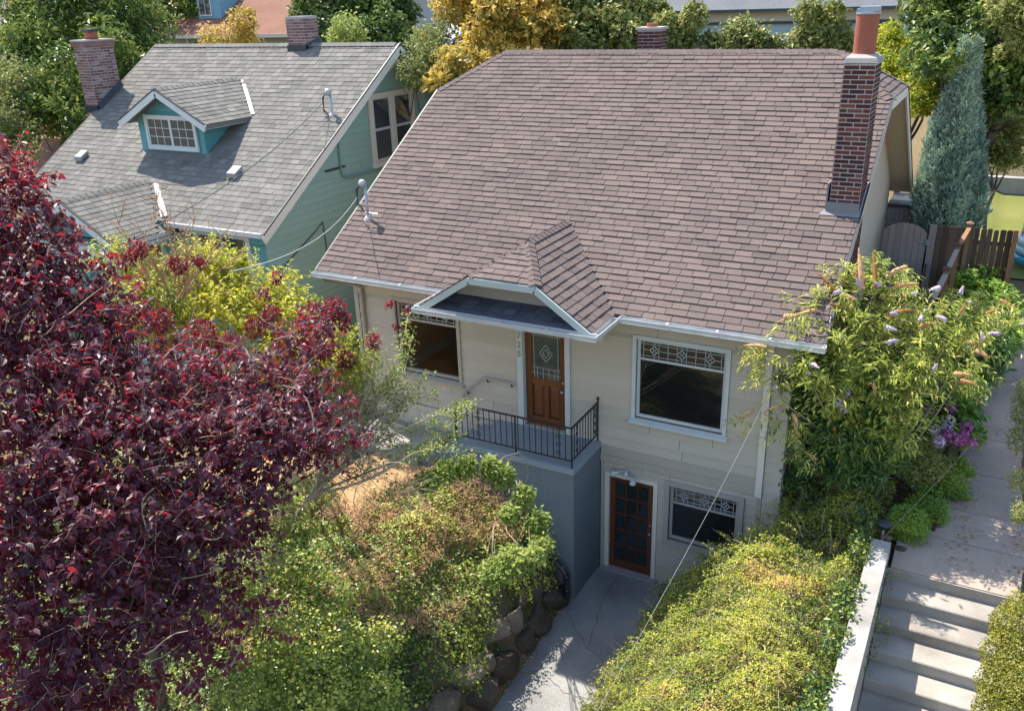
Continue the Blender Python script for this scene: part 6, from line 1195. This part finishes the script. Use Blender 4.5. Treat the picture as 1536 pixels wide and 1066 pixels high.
L3 = [(*(11.99, -2.80, 3.41), .12), (*(11.96, -3.22, 3.33), .26), (*(11.94, -3.66, 3.23), .3), (*(11.96, -4.02, 3.11), .33), (*(11.99, -4.36, 3.00), .36), (*(12.22, -3.28, 3.28), .5), (*(12.34, -4.06, 3.12), .6)]
P, d, _ = lobes_points(L3, 30000, .85); n = len(P); crown('leaves', hh, P, unitv(np.cross(d, sph(n))+d*.4), unitv(d*.8+sph(n)*.6), .034*RS.uniform(.6, 1.2, n), .6, np.clip(.55+.2*noise3(P, 1.2, 7)+RS.normal(size=n)*.2, 0, 1), M_HEDGE)
simple_tree('border_plant', 'grey-green leafy plant at the right edge of the path', 'plant', (12.3, 2.9, 2.6), (12.3, 2.9, 2.8), [(*(11.93, 0.94, 4.20), .22), (*(11.95, 0.61, 3.96), .2), (*(11.94, 1.24, 4.40), .2)], 2600, .05, M_TREEO, (.2, .9), .01, aspect=.4, bark=M_TWIG)
simple_tree('low_border_plant', 'low white-flowered plant on the soil strip right of the path', 'plant', (12.2, .3, 2.4), (12.2, .3, 2.5), [(*(11.93, -0.30, 3.70), .12), (*(12.01, -0.78, 3.45), .14)], 900, .05, M_TREEO, (.2, .9), .008, aspect=.4, bark=M_TWIG)
sl = thing('solar_lamp', 'small dark mushroom-topped garden lamp between the ivy and the box bush', 'garden lamp', (10.32, -0.88, 2.78)); c_ = (10.32, -0.88, 2.78)
q = MB(); q.tube([(c_[0], c_[1], c_[2]-.3), (c_[0], c_[1], c_[2]+.0)], .018, 8); q.build('post', M_FRAMEG, sl); q = MB(); q.lathe(c_, [(.05, 0), (.055, .06), (.11, .07), (.10, .1), (.04, .12), (0, .12)], 16); q.build('shade', M_FLASH, sl, True)
bo = thing('glass_flower', 'blue glass flower ornament on a pale stake in the ivy', 'ornament', (10.15, -0.85, 2.80)); c_ = (10.15, -0.88, 2.85)
q = MB(); q.tube([(c_[0], c_[1], c_[2]-.35), c_], .008, 6); q.build('stake', M_WHITE, bo); q = MB(); 
for i in range(6): a = i*math.pi/3; q.add([c_, (c_[0]+.04*math.cos(a-.5), c_[1]-.03, c_[2]+.04*math.sin(a-.5)), (c_[0]+.06*math.cos(a), c_[1]-.05, c_[2]+.06*math.sin(a)), (c_[0]+.04*math.cos(a+.5), c_[1]-.03, c_[2]+.04*math.sin(a+.5))], [(0, 1, 2, 3)])
q.build('petals', mat('blue_glass', [(.01, .12, .4), (.03, .25, .6)], .15, spec=.8), bo)
tag(boulder(*(10.58, -0.76, 2.43), .10, .09, .07, '', .35), 'small tan stone at the top corner of the steps', 'stone'); tag(boulder(*(10.41, -0.94, 2.68), .08, .07, .05, '', .6), 'pinkish stone on the end of the pale wall', 'stone')

# juniper
jb = (9.98, 11.0, 3.1); jt = thing('juniper', 'tall blue-grey juniper rising behind the fence', 'tree', jb); q = MB(); q.tube([(jb[0], jb[1], 3.0), (jb[0], jb[1], 8.2)], [.12, .02], 7); q.build('trunk', M_BARK, jt)
n = 5200; f = RS.rand(n)**.75; hz_ = 3.0+5.75*f; prof = .6*np.interp(hz_, [3, 3.8, 5, 6, 7, 7.8, 8.75], [.85, 1.1, 1.15, .92, .6, .33, .04]); a = RS.uniform(0, 6.283, n); lob = 1+.16*np.sin(a*3+hz_*1.5)+.1*np.sin(a*5-hz_*2.3)
rr = prof*lob*np.where(RS.rand(n) < .7, RS.uniform(.8, 1.05, n), RS.rand(n)**.5); P0 = np.stack([jb[0]+rr*np.cos(a), jb[1]+rr*np.sin(a), hz_], -1); od = np.stack([np.cos(a), np.sin(a), a*0], -1)
DD = unitv(od*.55+np.array([0, 0, 1.0])+sph(n)*.28); K = 16; PA = []; DA = []; TA = []; tt_ = np.clip(.42+.38*noise3(P0, .9, 3)+RS.normal(size=n)*.14, 0, 1)
for k in range(K):
    g_ = k/K; PA.append(P0+DD*(.30*g_)+sph(n)*(.05*(1-g_))); DA.append(unitv(DD+sph(n)*.7)); TA.append(tt_+RS.normal(size=n)*.12+g_*.12)
P = np.concatenate(PA); D = np.concatenate(DA); crown('crown', jt, P, D, sph(len(P)), .115*RS.uniform(.5, 1.2, len(P)), .30, np.clip(np.concatenate(TA), 0, 1), M_JUN)

# ------------------------------------------------ trees and shrubs behind
def bgtree(name, label, cat, lobes, n, ls, m, tint, r0=.16, aspect=.6, group='trees and shrubs behind the houses', gz_=None, **kw):
    c = np.mean([l[:3] for l in lobes], 0); zb = float(ground_z(c[0], c[1])) if gz_ is None else gz_
    return simple_tree(name, label, cat, (float(c[0]), float(c[1]), zb), (float(c[0]), float(c[1]), (zb+min(l[2] for l in lobes))/2+.3), lobes, n, ls, m, tint, r0, group, aspect, **kw)
bgtree('large_green_tree', 'large feathery green tree behind the leftmost brick chimney', 'tree', [(*(-16.47, 7.16, 9.99), 2.2), (*(-16.53, 8.72, 9.72), 1.5), (*(-16.30, 5.64, 9.25), 1.4), (*(-14.30, 4.96, 8.51), 1.8), (*(-14.03, 3.50, 7.88), 1.3), (*(-15.20, 7.11, 8.53), 1.7), (*(-12.84, 3.43, 7.55), 1.2), (*(-16.92, 9.84, 10.13), .8), (*(-15.83, 4.51, 8.73), .8), (*(-15.70, 8.13, 8.88), 1.0), (*(-17.14, 7.92, 11.03), 2), (*(-16.80, 4.90, 9.49), .5)], 34000, .21, M_TREEG, (.1, 1.0), .3, .4, up=.2)
bgtree('yellow_shrub', 'bright yellow shrub between the green tree and the grey roof', 'shrub', [(*(-14.88, 3.98, 7.52), .6), (*(-14.53, 4.46, 7.27), .6), (*(-14.33, 3.82, 7.06), .6), (*(-15.85, 4.37, 7.75), .6), (*(-15.16, 5.37, 7.65), .4)], 6000, .10, M_TREEY, (.3, .9), .05)
bgtree('green_shrub', 'pale green shrub at the foot of the leftmost chimney', 'shrub', [(*(-13.35, 4.41, 7.31), .4), (*(-13.51, 4.15, 7.15), .4)], 2600, .08, M_TREEO, (.3, 1), .04)
bgtree('green_tree', 'green tree at the left edge above the purple plum', 'tree', [(*(-13.64, 2.30, 8.20), 1.), (*(-12.79, 1.64, 7.41), .9), (*(-12.30, 1.33, 6.77), .6), (*(-14.54, 2.81, 8.69), .7), (*(-12.67, 1.73, 6.96), .5), (*(-13.08, 1.13, 7.29), 1.1)], 9000, .10, M_TREEO, (.0, .8), .12)
bgtree('dark_tree', 'dark dense tree behind the teal gable', 'tree', [(*(-9.80, 11.40, 9.93), 1.1), (*(-8.96, 12.09, 9.79), 1.3), (*(-8.07, 12.77, 9.75), 1.1), (*(-7.25, 10.87, 9.20), .9), (*(-8.40, 9.95, 9.26), .8), (*(-9.50, 12.94, 10.74), 1.6), (*(-7.33, 12.06, 9.24), .6), (*(-6.01, 10.52, 8.71), .6), (*(-6.22, 11.61, 9.05), .35)], 20000, .18, M_TREEG, (.0, .8), .2)
bgtree('young_tree', 'small yellowing tree in front of the brown-roofed house', 'tree', [(*(-10.27, 8.26, 9.85), .38), (*(-10.34, 8.17, 9.46), .4), (*(-10.22, 8.29, 9.26), .35), (*(-10.91, 7.58, 9.30), .4), (*(-10.08, 8.44, 10.03), .15)], 1700, .12, M_TREEY, (.2, .9), .05)
bgtree('light_shrub', 'light green sprays in front of the dark tree', 'shrub', [(*(-6.65, 8.81, 9.49), .4), (*(-6.44, 8.97, 9.19), .3), (*(-6.82, 8.66, 9.25), .3)], 1900, .11, M_FRESH, (.3, 1), .05)
bgtree('autumn_tree', 'golden yellow autumn tree beyond the roof gap', 'tree', [(*(-3.19, 10.04, 9.93), 1.0), (*(-2.03, 9.55, 9.48), 1.0), (*(-1.65, 7.41, 8.67), .6), (*(-1.69, 6.19, 8.60), .55), (*(-0.87, 5.52, 8.58), .5), (*(-1.85, 10.81, 9.79), 1.0), (*(-1.55, 9.81, 9.11), .7), (*(-1.70, 8.56, 8.93), .6), (*(-1.17, 11.15, 9.40), .8), (*(-3.34, 11.12, 10.55), 1.1), (*(-1.95, 11.89, 10.50), 1.1), (*(-4.03, 9.47, 9.06), .25), (*(-0.94, 4.86, 8.41), .25)], 15000, .19, M_TREEY, (.0, 1.0), .16)
bgtree('olive_tree', 'green tree tinged with orange right of the golden one', 'tree', [(*(-0.89, 12.40, 9.54), 1.2), (*(0.02, 12.80, 9.51), 1.2), (*(0.76, 13.10, 9.30), .9), (*(-0.11, 11.63, 8.91), .9), (*(0.96, 12.08, 8.88), .6), (*(-0.57, 13.65, 10.44), 1.5), (*(1.21, 13.28, 9.74), .5), (*(-0.81, 11.31, 9.03), .6)], 15000, .18, M_TREEO, (.0, 1.0), .2)
bgtree('grey_green_shrub', 'grey-green shrub in front of the small shed', 'shrub', [(*(-2.17, 5.89, 8.94), .4), (*(-3.07, 7.72, 9.24), .35), (*(-3.31, 8.76, 9.36), .35), (*(-1.67, 4.99, 8.62), .35), (*(-1.90, 6.06, 8.77), .35)], 4200, .09, M_TREEO, (.1, .7), .05)
APW = [([(2.31, 12.57, 8.75, 0.35), (2.56, 12.67, 9.2, 0.3), (2.71, 12.74, 9.55, 0.3), (2.01, 12.5, 9.39, 0.25)], 'slim leafy tree beside the little rear chimney'), ([(3.49, 12.93, 8.58, 0.45), (4.0, 13.09, 8.9, 0.5), (4.55, 13.22, 8.71, 0.45), (4.92, 13.29, 8.52, 0.35), (3.2, 12.86, 8.91, 0.2), (4.06, 13.12, 9.21, 0.2)], 'round apple tree in front of the pale blue wall'), ([(5.68, 13.47, 8.77, 0.4), (6.1, 13.56, 8.94, 0.45), (6.48, 13.61, 8.59, 0.35), (5.78, 13.52, 9.55, 0.35), (6.38, 13.63, 9.54, 0.3), (6.71, 13.66, 8.84, 0.3)], 'apple tree with upright shoots left of the tall chimney')]
for lob_, lab in APW: bgtree('apple_tree', lab, 'tree', lob_, 1500+420*len(lob_), .15, M_TREEO, (.1, 1.0), .08)
bgtree('ash_tree', 'yellow-green tree right of the tall chimney', 'tree', [(*(7.91, 14.80, 8.42), .7), (*(8.42, 13.81, 7.97), .6), (*(7.92, 13.76, 7.97), .45), (*(8.87, 12.82, 7.73), .6), (*(8.89, 13.87, 8.14), .5), (*(9.27, 12.32, 7.45), .5), (*(8.87, 11.77, 7.34), .4)], 12000, .11, M_LIME, (.0, .75), .1)
bgtree('laurel_tree', 'big dark glossy green tree towering behind the juniper', 'tree', [(*(9.26, 12.96, 9.34), 1.1), (*(9.80, 13.99, 9.46), 1.3), (*(9.73, 11.94, 8.61), 1.2), (*(10.59, 12.97, 8.54), 1.4), (*(10.44, 11.91, 7.84), 1.0), (*(11.03, 11.90, 7.69), .8), (*(9.40, 10.91, 8.38), .6), (*(10.42, 14.01, 9.44), 1.3), (*(9.50, 14.99, 10.10), 1.6), (*(11.33, 13.97, 8.47), 1.6), (*(11.12, 11.93, 8.00), .9), (*(10.31, 11.84, 7.29), .6)], 22000, .18, M_TREEG, (.0, 1.0), .25)
bgtree('willow_tree', 'pale olive tree at the top right corner', 'tree', [(*(10.76, 11.01, 9.38), .6), (*(11.06, 10.98, 8.81), .5), (*(10.98, 11.02, 9.66), .7), (*(10.45, 11.02, 9.67), .35)], 7000, .10, M_TREEO, (.4, 1.0), .1, trunk=False)
bgtree('rose_thicket', 'pale thicket with rambling stems above the back wall', 'shrub', [(*(10.77, 13.74, 6.30), .7), (*(11.18, 14.28, 6.59), .7), (*(11.01, 13.17, 5.89), .5), (*(11.44, 13.19, 6.08), .7), (*(10.59, 13.48, 5.99), .4)], 9000, .09, M_TREEO, (.2, 1.0), .06)
for k_, lab_ in enumerate(('distant green tree behind the brown-roofed house', 'distant green tree behind the grey shingled gable', 'distant green tree behind the pale blue building', 'distant green tree behind the grey house at the right')):
    xx = (-32, -14, -2, 12)[k_]; yy = 46+RS.uniform(0, 6); z_ = float(ground_z(xx, yy)); bgtree('background_tree', lab_, 'tree', [(xx, yy, z_+3.5, 2.4), (xx+1.5, yy, z_+4.6, 1.8), (xx-1.5, yy+.5, z_+4.4, 1.9), (xx, yy, z_+5.8, 1.7)], 4200, .32, M_TREEG, (.0, .8), .2)

bgtree('far_tree', 'far dark green tree closing the gap above the brown roof', 'tree', [(*(-36.71, 26.70, 10.71), 2.6), (*(-35.54, 28.07, 10.58), 2.4), (*(-35.66, 30.90, 11.00), 2.6), (*(-34.49, 32.11, 11.11), 2.4), (*(-38.00, 25.10, 10.85), 2.4)], 9000, .34, M_TREEG, (.0, .9), .2)
x = RS.uniform(4.7, 5.25, 5200); y = RS.uniform(-6, -1.3, 5200); k = noise3(np.stack([x, y, x*0], -1), 1.1, 61) > .05; x, y = x[k], y[k]; n = len(x)
rm = thing('rock_ivy', 'small ivy leaves creeping between the boulders beside the driveway', 'ivy', (5, -3.5, .2)); P = np.stack([x, y, ground_z(x, y)+RS.uniform(.01, .16, n)], -1)
crown('leaves', rm, P, sph(n), unitv(sph(n)*.6+np.array([.5, -.1, .8])), .05*RS.uniform(.5, 1.2, n), .75, RS.uniform(0, .6, n), M_IVY)

x = np.concatenate([RS.normal(11.35, .12, 500), RS.normal(12.1, .08, 400), RS.uniform(10.6, 12.1, 160)]); y = RS.uniform(-1.0, 7, 1060); z = 2.4+.08*(y+1.27)+.02; n = len(x)
o = crown('path_litter', None, np.stack([x, y, z], -1), unitv(sph(n)*np.array([1, 1, .1])), unitv(sph(n)*.3+np.array([0, 0, 1])), .045*RS.uniform(.5, 1.3, n), .6, RS.rand(n), M_DRYL); tag(o, 'dry leaves lying along the edges of the side path', 'fallen leaves', kind='stuff')
